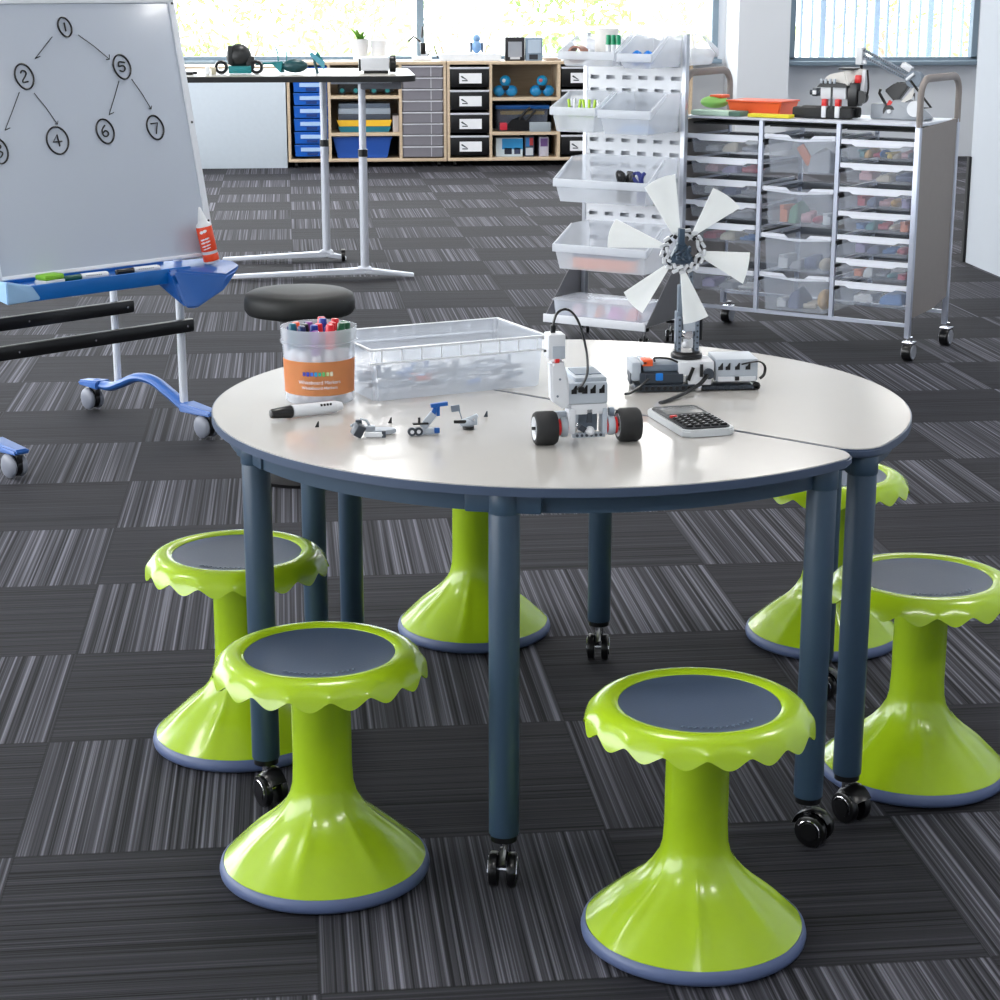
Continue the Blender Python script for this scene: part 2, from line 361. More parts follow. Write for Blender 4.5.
def make_stool():
    t = thing('wobble_stool', '', 'stool')
    # fluted cone body
    prof = [(0.0, 0.350), (0.047, 0.350), (0.0475, 0.31), (0.048, 0.25), (0.048, 0.19), (0.0495, 0.16), (0.054, 0.140), (0.0635, 0.122), (0.075, 0.107), (0.089, 0.0935),
            (0.105, 0.081), (0.121, 0.068), (0.136, 0.054), (0.149, 0.042), (0.158, 0.0335), (0.1645, 0.0275), (0.163, 0.023), (0.0, 0.023)]
    def fn(r, z, a):
        if z > 0.13 or r < 0.055 or z < 0.02: return r, z
        w = math.sin(PI * min(1, max(0, (0.135 - z) / 0.115)))
        c = (0.5 + 0.5 * math.cos(7 * a + 0.5)); return r + 0.005 * w * (c ** 8 - 0.2), z
    b = MB(); b.lathe(prof, 140, 0, fn=fn); b.build('body', LIME, t, smooth=50)
    b = MB(); b.lathe([(0, 0.001), (0.150, 0.001), (0.164, 0.003), (0.1705, 0.008), (0.1718, 0.015), (0.1695, 0.0235), (0.1655, 0.0275), (0.160, 0.025), (0, 0.024)], 96)
    b.build('base_ring', SLATEB, t, smooth=50)
    # scalloped seat shell
    K = 17
    def drop(a):
        u = (K * a / (2 * PI)) % 1.0; v = abs(2 * u - 1)           # 0 at tooth tip, 1 at valley
        return 0.55 * (0.5 + 0.5 * math.cos(PI * v)) + 0.45 * math.cos(PI / 2 * v)                  # 1 tip, 0 valley
    prof2 = [(0.119, 0.372), (0.1205, 0.379), (0.126, 0.3825), (0.134, 0.3832), (0.141, 0.3825), (0.148, 0.3805), (0.155, 0.3765), (0.161, 0.3712), (0.166, 0.3645), (0.1695, 0.3575), (0.1715, 0.3505), (0.1680, 0.3500), (0.1650, 0.358), (0.159, 0.366), (0.149, 0.372), (0.135, 0.374), (0.121, 0.370), (0.0, 0.363)]
    def fn2(r, z, a):
        if r > 0.157 and z < 0.372:
            k = min(1, (0.372 - z) / 0.020); d = drop(a); return r + 0.002 * k * d - 0.001, z - 0.0150 * k * (d - 0.42)
        return r, z
    b = MB(); b.lathe(prof2, 240, 0, fn=fn2); b.lathe([(0, 0.366), (0.049, 0.366), (0.049, 0.34), (0, 0.34)], 40)
    b.build('seat_shell', LIME, t, smooth=45)
    b = MB(); b.lathe([(0, 0.3720), (0.03, 0.3720), (0.07, 0.3730), (0.105, 0.3757), (0.1170, 0.3778), (0.1200, 0.3780), (0.1200, 0.368), (0, 0.366)], 80)
    b.build('seat_pad', SLATE, t, smooth=50)
    # moulded lettering-like marks near the front of the pad are shallow raised arcs
    b = MB()
    RR = random.Random(3)
    for k in range(13):
        a = -PI / 2 - 0.62 + k * 0.1; rr = 0.095
        h = RR.uniform(0.004, 0.007)
        b.box((rr * math.cos(a), rr * math.sin(a), 0.3762), (0.0022, h, 0.0012), rot=a + PI / 2 + RR.uniform(-.6, .6))
        b.box(((rr - .003) * math.cos(a + .03), (rr - .003) * math.sin(a + .03), 0.3762), (0.005, 0.0014, 0.0012), rot=a + PI / 2)
    b.build('moulded_mark', mat('pad_mark', (92, 106, 126), 0.3), t)
    return t

def stools():
    s0 = make_stool()
    spots = [
        (-0.027, 2.874, 0.00, 'lime wobble stool in the left foreground, between the left and front centre table legs'),
        (0.533, 2.600, 0.16, 'lime wobble stool nearest the camera, standing just left of the paired right table legs'),
        (-0.182, 3.446, -0.1, 'leftmost lime wobble stool, standing partly behind the left table leg'),
        (0.310, 4.052, 0.05, 'lime wobble stool tucked under the table behind the front centre leg, seat hidden by tabletop'),
        (1.080, 3.930, 0.3, 'lime wobble stool behind the paired right table legs, its seat peeping past the tabletop'),
        (1.053, 3.176, 0.12, 'lime wobble stool cut by the right edge of the photo')]
    for i, (x, y, r, lb) in enumerate(spots):
        o = s0 if i == 0 else copy_tree(s0)
        o.location = (x, y, 0); o.rotation_euler = (0, 0, r)
        tag(o, lb, 'stool', 'lime green wobble stools around the table')
    return s0

# ------------------------------------------------------------------ table halves
TZ = 0.67; TC = (0.418, 3.385); TR = 0.632
def half_outline(Rr, rc, off=0.0, inset=0.0):
    """half disc, straight side on local y = off, arc towards +y"""
    Rr -= inset; y0 = off + inset
    cy = y0 + rc; cxm = math.sqrt((Rr - rc) ** 2 - cy ** 2)
    a1 = math.atan2(cy, cxm); pts = []
    for k in range(9): a = -PI / 2 + (a1 + PI / 2) * k / 8; pts.append((cxm + rc * math.cos(a), cy + rc * math.sin(a)))
    n = 72
    for k in range(1, n): a = a1 + (PI - 2 * a1) * k / n; pts.append((Rr * math.cos(a), Rr * math.sin(a)))
    for k in range(9): a = PI - a1 + (a1 + PI / 2) * k / 8; pts.append((-cxm + rc * math.cos(a), cy + rc * math.sin(a)))
    return pts
def half_table(label, ang, legs, off):
    t = thing('half_round_table', label, 'table', (TC[0], TC[1], 0), ang, 'half round tables pushed together into a circle')
    th = 0.015
    b = MB(); b.prism(half_outline(TR, 0.05, off, 0.0025), TZ - 0.004, TZ, bev=0.001); b.build('table_surface', TOP, t, smooth=30)
    b = MB(); b.prism(half_outline(TR, 0.05, off), TZ - th, TZ - 0.0015, bev=0.003); b.build('edge_band', EDGE, t, smooth=30)
    # steel apron frame following the shape
    out = half_outline(TR, 0.05, off, 0.028); inn = half_outline(TR, 0.045, off, 0.052)
    b = MB(); n = len(out)
    tb = bmesh.new(); z0, z1 = TZ - th - 0.032, TZ - th
    ring = []
    for (p, q) in zip(out, inn): ring.append([tb.verts.new((p[0], p[1], z0)), tb.verts.new((p[0], p[1], z1)), tb.verts.new((q[0], q[1], z1)), tb.verts.new((q[0], q[1], z0))])
    for k in range(n):
        A = ring[k]; B = ring[(k + 1) % n]
        for j in range(4): tb.faces.new((A[j], A[(j + 1) % 4], B[(j + 1) % 4], B[j]))
    b.add(tb); b.build('apron', LEG, t, smooth=30)
    for k, (lx, ly) in enumerate(legs):
        b = MB()
        b.cyl((lx, ly, 0.084), (lx, ly, TZ - th - 0.002), 0.0245, seg=32, bev=0.002)
        b.cyl((lx, ly, TZ - th - 0.034), (lx, ly, TZ - th - 0.001), 0.0258, seg=32, bev=0.001)
        lo = b.build('leg', LEG, t)
        f = math.atan2(ly, lx)
        b = MB(); b.box((lx - math.cos(f) * 0.004, ly - math.sin(f) * 0.004, TZ - th - 0.017), (0.12 if ly > 0.2 else 0.045, 0.036, 0.031), rot=f + PI / 2, bev=0.004); b.build('corner_bracket', LEG, lo)
        b = MB(); caster_mesh(b, 0.086, ang=[0.5, -0.2, 0.9, 0.3][k % 4] - ang)
        c = b.build('caster', [BLACK, CHROME], lo); c.location = (lx, ly, 0)
    return t
def tables():
    # front half: straight side runs along the (1,-1) diagonal, arc towards the camera-left
    def loc(pts, ang):
        c, q = math.cos(-ang), math.sin(-ang); return [(x * c - y * q, x * q + y * c) for x, y in pts]
    half_table('front half of the round table, cream top on slate legs, carrying the marker tub', PI * 0.75, loc([(-0.547, -0.226), (-0.156, -0.578), (0.369, -0.476), (-0.458, 0.365)], PI * 0.75), 0.003)
    half_table('back half of the round table, cream top on slate legs, carrying the windmill model', -PI * 0.25, loc([(0.460, -0.388), (0.147, 0.470), (0.565, 0.195), (-0.383, 0.444)], -PI * 0.25), 0.003)

# ------------------------------------------------------------------ things on the table
def marker_geo(b, p, d, L=0.115, r=0.008, cap=True):
    """marker lying or standing: material 0 barrel, 1 cap/coloured, starts at p along unit d with the cap end first"""
    p = Vector(p); d = Vector(d).normalized()
    b.cyl(p, p + d * 0.045, r * 0.8, r * 1.12, seg=16, m=1, bev=0.002)
    b.cyl(p + d * 0.045, p + d * (L - 0.004), r * 1.02, r, seg=16, m=0)
    b.cyl(p + d * (L - 0.004), p + d * L, r, r * 0.7, seg=16, m=1)
def tub():
    cx, cy = -0.019, 3.432
    t = thing('marker_tub', 'round clear plastic tub with an orange label, full of coloured whiteboard markers', 'tub', (cx, cy, TZ))
    b = MB(); b.lathe([(0, 0.001), (0.060, 0.001), (0.063, 0.004), (0.0665, 0.108), (0.0705, 0.110), (0.0705, 0.113), (0.0685, 0.114), (0.0695, 0.138), (0.0675, 0.138), (0.0665, 0.115), (0.0645, 0.107), (0.061, 0.006), (0, 0.004)], 56)
    b.build('tub_body', clear('tub_plastic', (236, 242, 250), 0.32, 0.2), t, smooth=50)
    b = MB()
    n = 40; a0, a1 = -PI / 2 - 1.45, -PI / 2 + 1.35
    tb = bmesh.new(); A = []; 
    for k in range(n + 1):
        a = a0 + (a1 - a0) * k / n; A.append([tb.verts.new(((0.0632 + 0.034 * z) * math.cos(a), (0.0632 + 0.034 * z) * math.sin(a), z)) for z in (0.020, 0.082)] )
    for k in range(n): tb.faces.new((A[k][0], A[k + 1][0], A[k + 1][1], A[k][1]))
    bmesh.ops.solidify(tb, geom=tb.faces, thickness=0.0006); b.add(tb)
    lab = b.build('label', mat('orange_label', (240, 166, 108), 0.45, var=0.08, scale=20), t)
    def wrap(z0):
        def fn(v):
            rr = 0.0652 + 0.034 * (v.y + z0) + v.z * 0.3; a = -PI / 2 + v.x / 0.066; return Vector((rr * math.cos(a), rr * math.sin(a), v.y + z0))
        return fn
    b = MB(); b.text('Whiteboard Markers', 0.0092, wrap(0.045)); b.text('Whiteboard Markers', 0.0078, wrap(0.035)); b.build('lettering', PAPER, lab)
    cols = [(58, 60, 150), (40, 60, 170), (60, 110, 210), (40, 150, 200), (40, 170, 140), (110, 190, 110), (190, 210, 150), (220, 215, 190)]
    b = MB()
    for k in range(8):
        a = -PI / 2 - 0.42 + k * 0.107; rr = 0.0672
        b.box((rr * math.cos(a), rr * math.sin(a), 0.0605), (0.0052, 0.0012, 0.0078 if k % 2 else 0.0066), rot=a + PI / 2, m=k)
    b.build('coloured_logo', [mat('logo_%d_tone' % k, c, 0.5) for k, c in enumerate(cols)], lab)
    # markers: cap up, coloured
    mc = {'blue': (24, 52, 150), 'dark blue': (14, 40, 90), 'red': (214, 30, 44), 'black': (22, 22, 26), 'dark green': (16, 84, 50), 'orange': (238, 90, 40), 'purple': (110, 30, 130), 'teal': (20, 90, 110)}
    RR = random.Random(11); spots = []
    for rad, n in ((0.0, 1), (0.023, 6), (0.046, 12)):
        for k in range(n):
            a = 2 * PI * k / n + rad * 9; spots.append((rad * math.cos(a), rad * math.sin(a)))
    names = ['red', 'dark blue', 'black', 'blue', 'red', 'red', 'black', 'dark green', 'red', 'blue', 'dark blue', 'orange', 'dark blue', 'teal', 'purple', 'dark green', 'red', 'red', 'dark green']
    for i, (x, y) in enumerate(spots):
        # colours follow the photograph: blues on the left, reds right of centre, green at the right rim
        if x < -0.025: nm = ['dark blue', 'teal', 'dark blue', 'orange'][i % 4]
        elif x < 0.0: nm = ['black', 'blue', 'dark blue', 'purple'][i % 4]
        elif x < 0.036: nm = ['red', 'red', 'blue', 'red'][i % 4]
        else: nm = 'dark green'
        b = MB(); L = 0.132 + RR.uniform(-0.004, 0.008)
        tx, ty = x * 0.85, y * 0.85
        p0 = Vector((tx, ty, 0.006)); p1 = Vector((x * 1.12, y * 1.12, L + 0.008)); d = (p0 - p1).normalized()
        marker_geo(b, p1, d, L=(p1 - p0).length, r=0.0088)
        o = b.build('marker', [PAPER, mat(nm.replace(' ', '_') + '_cap', mc[nm], 0.3)], None, loc=(cx, cy, TZ))
        tag(o, nm + ' capped whiteboard marker standing in the clear tub', 'marker', 'whiteboard markers standing in the tub')
    # loose marker in front
    b = MB(); d = Vector((0.128, 0.060, 0)).normalized()
    b.cyl((0, 0, 0.0125), d * 0.042 + Vector((0, 0, 0.0125)), 0.0085, 0.0118, seg=20, m=1, bev=0.004)
    b.cyl(d * 0.042 + Vector((0, 0, 0.0125)), d * 0.125 + Vector((0, 0, 0.0122)), 0.0112, 0.0105, seg=20)
    b.cyl(d * 0.125 + Vector((0, 0, 0.0122)), d * 0.138 + Vector((0, 0, 0.0122)), 0.0105, 0.007, seg=20, m=0)
    nrm = Vector((d.y, -d.x, 0)).normalized()
    for k in range(4): q = d * (0.095 + k * 0.006) + nrm * 0.0085 + Vector((0, 0, 0.0195)); b.box(q, (0.0035, 0.002, 0.004), rot=math.atan2(d.y, d.x), m=1)
    o = b.build('marker', [WHITE, BLACK], None, loc=(-0.106, 3.262, TZ))
    tag(o, 'white marker with a black cap lying on the table before the orange-labelled tub', 'marker')

def wallbox(b, x0, x1, y0, y1, z0, z1, t=0.003, taper=0.0, m=0):
    """open-top box with thin walls, wider at the rim by taper"""
    tb = bmesh.new(); k = taper
    def ring(z, e, i): return [tb.verts.new(p) for p in ((x0 - e + i, y0 - e + i, z), (x1 + e - i, y0 - e + i, z), (x1 + e - i, y1 + e - i, z), (x0 - e + i, y1 + e - i, z))]
    rs = [ring(z0, 0, 0), ring(z1, k, 0), ring(z1, k, t), ring(z0 + t, 0, t)]
    tb.faces.new(rs[0][::-1]); tb.faces.new(rs[3])
    for A, B in zip(rs, rs[1:]):
        for j in range(4): tb.faces.new((A[j], A[(j + 1) % 4], B[(j + 1) % 4], B[j]))
    bmesh.ops.bevel(tb, geom=[e for e in tb.edges if abs(e.verts[0].co.z - e.verts[1].co.z) > 0.01], offset=0.008 if min(x1 - x0, y1 - y0) > .08 else 0.002, segments=3, affect='EDGES')
    b.add(tb, None, m)

def parts_bin():
    P0 = Vector((0.075, 3.392, TZ)); ang = math.atan2(3.526 - 3.40, 0.41 - 0.072)
    t = thing('parts_bin', 'large frosted clear plastic bin of building parts on the table beside the marker tub', 'bin', P0, ang)
    W, D, Hh = 0.355, 0.215, 0.098
    b = MB(); wallbox(b, 0.008, W - 0.008, 0.008, D - 0.008, 0.001, Hh, 0.0025, taper=0.006)
    b.build('bin_body', SKIN, t)
    b = MB()
    for (x0, x1, y0, y1) in ((-0.004, W + 0.004, -0.004, 0.003), (-0.004, W + 0.004, D - 0.003, D + 0.004), (-0.004, 0.003, 0, D), (W - 0.003, W + 0.004, 0, D)): b.bb(x0, x1, y0, y1, Hh - 0.003, Hh + 0.001, bev=0.001)
    for (x0, x1, y0, y1) in ((-0.005, W + 0.005, -0.006, -0.002), (-0.005, W + 0.005, D + 0.002, D + 0.006)): b.bb(x0, x1, y0, y1, Hh - 0.027, Hh - 0.024)
    for k in range(9):
        x = 0.02 + k * (W - 0.04) / 8
        for y in (-0.004, D + 0.002): b.bb(x - 0.001, x + 0.001, y, y + 0.003, Hh - 0.026, Hh)
    b.build('rim', WHITE, t)
    # building parts inside
    RR = random.Random(5)
    M_ = {'grey': LG, 'slate': MG, 'charcoal': DG, 'white': WHITE, 'orange': ORANGE, 'blue': mat('soft_blue_brick', (96, 134, 190), .4), 'black': BLACK}
    seq = ['grey', 'slate', 'charcoal', 'grey', 'blue', 'white', 'slate', 'charcoal', 'grey', 'orange', 'slate', 'grey', 'white', 'charcoal', 'slate', 'grey', 'blue', 'black', 'slate', 'grey', 'charcoal', 'white', 'grey', 'slate', 'black', 'grey', 'slate', 'white', 'slate', 'blue', 'grey', 'charcoal', 'slate', 'grey', 'charcoal', 'slate', 'grey', 'blue', 'slate', 'white', 'charcoal', 'grey']
    for i, nm in enumerate(seq):
        col = i % 7; row = i // 7
        x = 0.045 + col * 0.044 + RR.uniform(-.006, .006); y = 0.04 + (row % 4) * 0.042 + (.018 if row > 3 else 0)
        L = RR.uniform(0.03, 0.056); z = (0.008 if row < 4 else 0.026) + RR.uniform(0, .008); b = MB(); n = max(3, int(L / 0.008))
        b.box((0, 0, 0), (L, 0.009, 0.009), bev=0.003)
        for k in range(n): b.cyl((-L / 2 + 0.004 + k * 0.008, -0.0055, 0), (-L / 2 + 0.004 + k * 0.008, 0.0055, 0), 0.0028, seg=8)
        if i % 2: b.box((L / 2 - .004, 0, 0.007), (0.009, 0.009, 0.016), bev=0.003)
        if i % 3 == 0: b.cyl((-L / 4, 0, 0.004), (-L / 4, 0, 0.012), 0.007, seg=10)
        o = b.build('building_beam', M_[nm]); a = ang + RR.uniform(-.5, .5)
        o.location = P0 + Matrix.Rotation(ang, 3, 'Z') @ Vector((x, y, z + 0.006)); o.rotation_euler = (RR.uniform(-.12, .12), RR.uniform(-.12, .12), a)
        tag(o, nm + ' building beam loose inside the frosted bin on the table', 'toy part', 'building parts inside the frosted bin')

def small_parts():
    # grey vehicle fragment with flat oval plate
    t = thing('toy_fragment', 'small grey toy fragment with a flat oval plate, leftmost of the loose builds', 'toy part', (0.046, 3.110, TZ), 0.0); t.scale = (1.12, 1.12, 1.12)
    b = MB(); pts = [(0.023 * math.cos(a), 0.013 * math.sin(a)) for a in [2 * PI * k / 28 for k in range(28)]]
    b.prism([(x + 0.034, y + 0.032) for x, y in pts], 0.002, 0.008, bev=0.001); b.build('oval_plate', LG, t)
    b = MB(); b.box((0.012, 0.028, 0.01), (0.026, 0.012, 0.008), bev=0.002); b.path([(0.0, 0.03, 0.012), (0.004, 0.03, 0.024), (0.012, 0.03, 0.022), (0.018, 0.03, 0.01)], 0.0022, 6); b.path([(-0.012, 0.026, 0.014), (-0.004, 0.03, 0.018), (0.008, 0.03, 0.010)], 0.0022, 6); b.build('strut', LG, t)
    b = MB(); b.box((-0.001, 0.008, 0.012), (0.016, 0.016, 0.020), rot=Matrix.Rotation(0.5, 4, 'Y') @ Matrix.Rotation(0.4, 4, 'Z'), bev=0.004); b.box((0.0, 0.016, 0.020), (0.01, 0.008, 0.012), bev=0.002); b.build('motor_block', DG, t)
    b = MB(); b.box((0.023, 0.006, 0.005), (0.03, 0.007, 0.007), rot=-0.12, bev=0.002); b.box((0.037, 0.004, 0.006), (0.006, 0.006, 0.010), m=1, bev=.001); b.build('axle', [WHITE, DG], t)
    t = thing('toy_racer', 'small white and blue toy build with a blue T-shaped fin, middle of the loose builds', 'toy part', (0.152, 3.130, TZ), 0.12); t.scale = (1.12, 1.12, 1.12)
    b = MB(); b.box((0.004, 0, 0.006), (0.046, 0.012, 0.009), bev=0.003); b.box((0.01, 0, 0.022), (0.012, 0.006, 0.028), rot=Matrix.Rotation(0.7, 4, 'Y'), bev=.002); b.build('chassis', LG, t)
    b = MB(); b.box((0.018, 0, 0.033), (0.007, 0.005, 0.022), rot=Matrix.Rotation(0.4, 4, 'Y'), bev=.001); b.box((0.027, 0, 0.046), (0.026, 0.008, 0.006), rot=Matrix.Rotation(-0.1, 4, 'Y'), bev=.001); b.box((0.025, 0, 0.037), (0.005, 0.006, 0.016)); b.box((0.022, -0.007, 0.008), (0.008, 0.006, 0.008), bev=.001); b.build('fin', DBLUE, t)
    for x in (-0.016, -0.006):
        b = MB(); b.cyl((x, -0.009, 0.0075), (x, -0.004, 0.0075), 0.0065, seg=14); b.cyl((x, -0.0098, 0.0075), (x, -0.009, 0.0075), 0.003, seg=10, m=1); b.build('wheel', [DG, WHITE], t)
    b = MB(); b.box((-0.002, -0.002, 0.0185), (0.024, 0.008, 0.003), bev=.001); b.cyl((-0.004, -.002, .019), (-0.004, -.002, .028), 0.002, seg=8); b.build('seat_plate', BLACK, t)
    t = thing('toy_rover', 'small grey toy build with a tilted antenna plate, rightmost of the loose builds', 'toy part', (0.226, 3.170, TZ), -0.1)
    b = MB(); b.sph((0.006, 0, 0.010), 0.012, sc_=(1.15, .8, .75)); b.box((0.014, 0, 0.020), (0.022, 0.009, 0.006), rot=Matrix.Rotation(-0.4, 4, 'Y'), bev=.002); b.box((0.021, 0, 0.016), (0.005, 0.006, 0.018), bev=.001); b.build('hull', LG, t)
    b = MB(); b.box((-0.006, -0.006, 0.014), (0.022, 0.006, 0.006), bev=.002); b.cyl((0.008, -.004, .001), (0.008, -.004, .006), .010, seg=16); b.build('bumper', BLACK, t)
    b = MB(); b.cyl((-0.003, 0, 0.018), (-0.008, 0, 0.033), 0.0009, seg=6); b.box((-0.014, 0, 0.036), (0.015, 0.002, 0.011), rot=Matrix.Rotation(-0.15, 4, 'Y')); b.build('antenna', MG, t)
    for (x, y, lb) in ((-0.028, 3.205, 'tiny black chip on the bare table left of the loose toy builds'), (0.098, 3.225, 'tiny black chip standing behind the oval-plate fragment'), (0.268, 3.26, 'tiny grey clip lying behind the antenna toy build')):
        b = MB(); b.hull([(0, 0, 0), (0.007, 0, 0), (0.007, 0.005, 0), (0, 0.005, 0), (0.005, 0.002, 0.010), (0.007, 0.003, 0.010)])
        tag(b.build('plastic_chip', DG if 'grey' in lb else BLACK, None, loc=(x, y, TZ)), lb, 'toy part')
    b = MB(); b.cyl((0, 0, 0.0022), (0.078, -0.062, 0.0022), 0.0016, seg=8)
    tag(b.build('thin_rod', mat('brown_rod', (92, 66, 60), .5), None, loc=(0.288, 3.602, TZ)), 'thin brown rod lying on the table in front of the frosted bin', 'rod')

def holes_beam(b, p0, p1, w=0.0078, m=0, md=1):
    p0 = Vector(p0); p1 = Vector(p1); d = p1 - p0; L = d.length; q = d.to_track_quat('X', 'Z').to_matrix().to_4x4()
    b.box((p0 + p1) / 2, (L, w, w), rot=q, bev=0.002, m=m)
    n = int(L / 0.010)
    s = q.to_3x3() @ Vector((0, 1, 0))
    for k in range(n):
        c = p0 + d * ((k + 0.5) / n); b.cyl(c - s * (w / 2 + .0004), c + s * (w / 2 + .0004), w * 0.28, seg=8, m=md)

def robot_car():
    X0, Y0 = 0.4225, 3.050
    t = thing('toy_robot_car', 'two-wheeled white and grey toy robot with an upright sensor head and arched cable', 'robot', (X0, Y0, TZ), 0.10)
    r = 0.028
    for s, x in ((-1, -0.071), (1, 0.071)):
        b = MB(); c = 0.0185
        prof = [(0.019, -c), (0.025, -c), (r, -c + 0.004), (r + .0005, 0), (r, c - 0.004), (0.025, c), (0.019, c), (0.017, c - .003), (0.017, -c + .003), (0.019, -c)]
        mt = Matrix.Translation((x, 0.0, r)) @ Matrix.Rotation(PI / 2, 4, 'Y')
        b.lathe(prof, 40, 0, mt); w = b.build('wheel', BLACKM, t, smooth=50)
        b = MB(); b.lathe([(0, -c + .002), (0.004, -c + .002), (0.004, -c + 0.008), (0.012, -c + .009), (0.0165, -c + 0.001), (0.0195, -c - .0006), (0.0195, -c + .002), (0.0165, c - .004), (0.0165, c - .001), (0.004, c - .008), (0, c - .008)], 32, 0, mt)
        for k in range(6):
            a = k * PI / 3; b.box(mt @ Vector((math.cos(a) * .0105, math.sin(a) * .0105, -c + .004)), (0.003, 0.013, 0.0025), rot=Matrix.Rotation(a + 0, 4, 'X'))
        b.cyl(mt @ Vector((0, 0, -c + .004)), mt @ Vector((0, 0, -c - .004)), 0.003, seg=10, m=1)
        b.build('rim', [WHITE, BLACK], w, smooth=50)
    for s in (-1, 1):
        b = MB(); b.cyl((s * 0.050, 0, r), (s * 0.046, 0, r), 0.014, seg=20, m=1); b.cyl((s * 0.046, 0, r), (s * 0.034, 0.0, r), 0.016, seg=20, bev=.002); b.cyl((s * 0.034, 0, r), (s * 0.029, 0.0, r), 0.013, 0.006, seg=20, m=1)
        b.box((s * 0.040, 0.02, r + 0.004), (0.014, 0.05, 0.020), bev=0.004)
        b.build('motor', [LG, RED], t)
    b = MB()
    b.bb(-0.030, 0.032, -0.010, 0.014, 0.050, 0.068, bev=.003, m=0)
    b.bb(-0.034, -0.022, -0.012, 0.020, 0.018, 0.060, bev=.003, m=1); b.bb(0.024, 0.032, -0.012, 0.020, 0.016, 0.060, bev=.002, m=2)
    b.bb(-0.026, 0.030, -0.006, 0.002, 0.010, 0.018, bev=.001, m=2); b.bb(-0.012, 0.020, 0.012, 0.016, 0.018, 0.048, m=3); b.bb(-0.002, 0.006, -0.010, -0.004, 0.036, 0.058, m=4)
    b.sph((0.004, -0.004, 0.021), 0.008, m=5); b.box((-0.010, -0.006, 0.026), (0.012, 0.006, 0.010), rot=Matrix.Rotation(.6, 4, 'Y'), m=4)
    for k in range(6): b.cyl((-0.018 + k * .008, -0.0075, 0.014), (-0.018 + k * .008, -0.0055, 0.014), 0.0026, seg=8, m=4)
    b.bb(-0.060, -0.032, 0.004, 0.016, 0.044, 0.053, bev=.002, m=2); b.cyl((0.038, .004, .05), (0.046, .004, .05), .008, seg=14, m=3)
    b.build('chassis', [WHITE, WHITE, LG, MG, DG, PAPER], t)
    # programmable brick
    b = MB(); b.bb(-0.040, 0.032, -0.012, 0.095, 0.068, 0.104, bev=.004)
    b.bb(-0.022, 0.032, -0.004, 0.090, 0.102, 0.111, bev=.003)
    br = b.build('control_brick', LG, t)
    b = MB()
    for x in (-0.030, -0.012, 0.002, 0.017): b.slab([(x, -0.0123, 0.086), (x + .009, -0.0123, 0.086), (x + .009, -0.0123, 0.100), (x + .007, -0.0123, 0.100), (x + .003, -.0123, .094), (x, -.0123, .093)], (0, -.001, 0))
    b.build('port', BLACK, br)
    b = MB(); b.bb(-0.016, 0.028, 0.02, 0.075, 0.1112, 0.1125); b.path([(0.0, 0.0, 0.112), (0.0, 0.0, 0.117), (0.008, 0.01, 0.113)], .001, 6); b.build('screen', MG, br)
    # upright white arm with head sensor
    b = MB(); b.hull([(-0.064, -0.016, 0.076), (-0.042, -0.016, 0.060), (-0.042, 0.01, 0.060), (-0.064, 0.01, 0.076), (-0.066, -0.014, 0.140), (-0.044, -0.014, 0.144), (-0.044, 0.01, 0.144), (-0.066, 0.01, 0.140), (-0.034, -.016, .066), (-0.034, -.016, .104), (-.034, .01, .104), (-.034, .01, .066)], bev=.003)
    b.cyl((-0.054, -0.017, 0.084), (-0.054, -0.015, 0.084), .002, seg=8, m=1); b.cyl((-0.050, -0.016, 0.112), (-0.050, -0.013, 0.112), .002, seg=8, m=1)
    b.build('arm', [WHITE, MG], t)
    b = MB(); b.bb(-0.071, -0.042, -0.020, 0.016, 0.146, 0.187, bev=.003); b.bb(-0.064, -0.043, -0.0215, -0.019, 0.148, 0.168, m=1, bev=.001); b.cyl((-.058, -.014, .145), (-.052, -.014, .145), .006, seg=12, m=2)
    b.cyl((-.075, -.004, .158), (-.071, -.004, .158), .002, seg=8, m=3)
    b.build('sensor_head', [WHITE, LG, RED, BLACK], t)
    pts = [(-0.059, 0, 0.186), (-0.058, 0, 0.204), (-0.052, 0, 0.219), (-0.040, 0, 0.225), (-0.028, 0, 0.220), (-0.017, -0.002, 0.204), (-0.009, -.006, 0.178), (-0.004, -.012, 0.148), (-0.005, -0.018, 0.122), (-0.011, -0.019, 0.106), (-0.020, -0.014, 0.094)]
    from mathutils.geometry import interpolate_bezier
    sm = []
    for i in range(len(pts) - 1):
        p = [Vector(pts[max(0, min(len(pts) - 1, i + k))]) for k in (-1, 0, 1, 2)]
        for j in range(5):
            u = j / 5; sm.append(0.5 * ((2 * p[1]) + (p[2] - p[0]) * u + (2 * p[0] - 5 * p[1] + 4 * p[2] - p[3]) * u * u + (3 * p[1] - p[0] - 3 * p[2] + p[3]) * u ** 3))
    sm.append(Vector(pts[-1]))
    b = MB(); b.path(sm, 0.002, 8, flat=(0.0034, 0.0022)); b.box((-0.059, 0, 0.193), (0.008, 0.007, 0.014), bev=.002); b.box((-0.015, -0.016, 0.094), (0.010, 0.008, 0.010), bev=.002)
    b.build('cable', BLACK, t)
    b = MB(); b.bb(-0.006, 0.006, 0.085, 0.092, 0.012, 0.062); b.sph((0, 0.085, 0.0085), 0.0085, m=1); b.build('rear_skid', [LG, CHROME], t)

def smooth_pts(pts, n=5):
    sm = []
    for i in range(len(pts) - 1):
        p = [Vector(pts[max(0, min(len(pts) - 1, i + k))]) for k in (-1, 0, 1, 2)]
        for j in range(n):
            u = j / n; sm.append(0.5 * ((2 * p[1]) + (p[2] - p[0]) * u + (2 * p[0] - 5 * p[1] + 4 * p[2] - p[3]) * u * u + (3 * p[1] - p[0] - 3 * p[2] + p[3]) * u ** 3))
    sm.append(Vector(pts[-1])); return sm

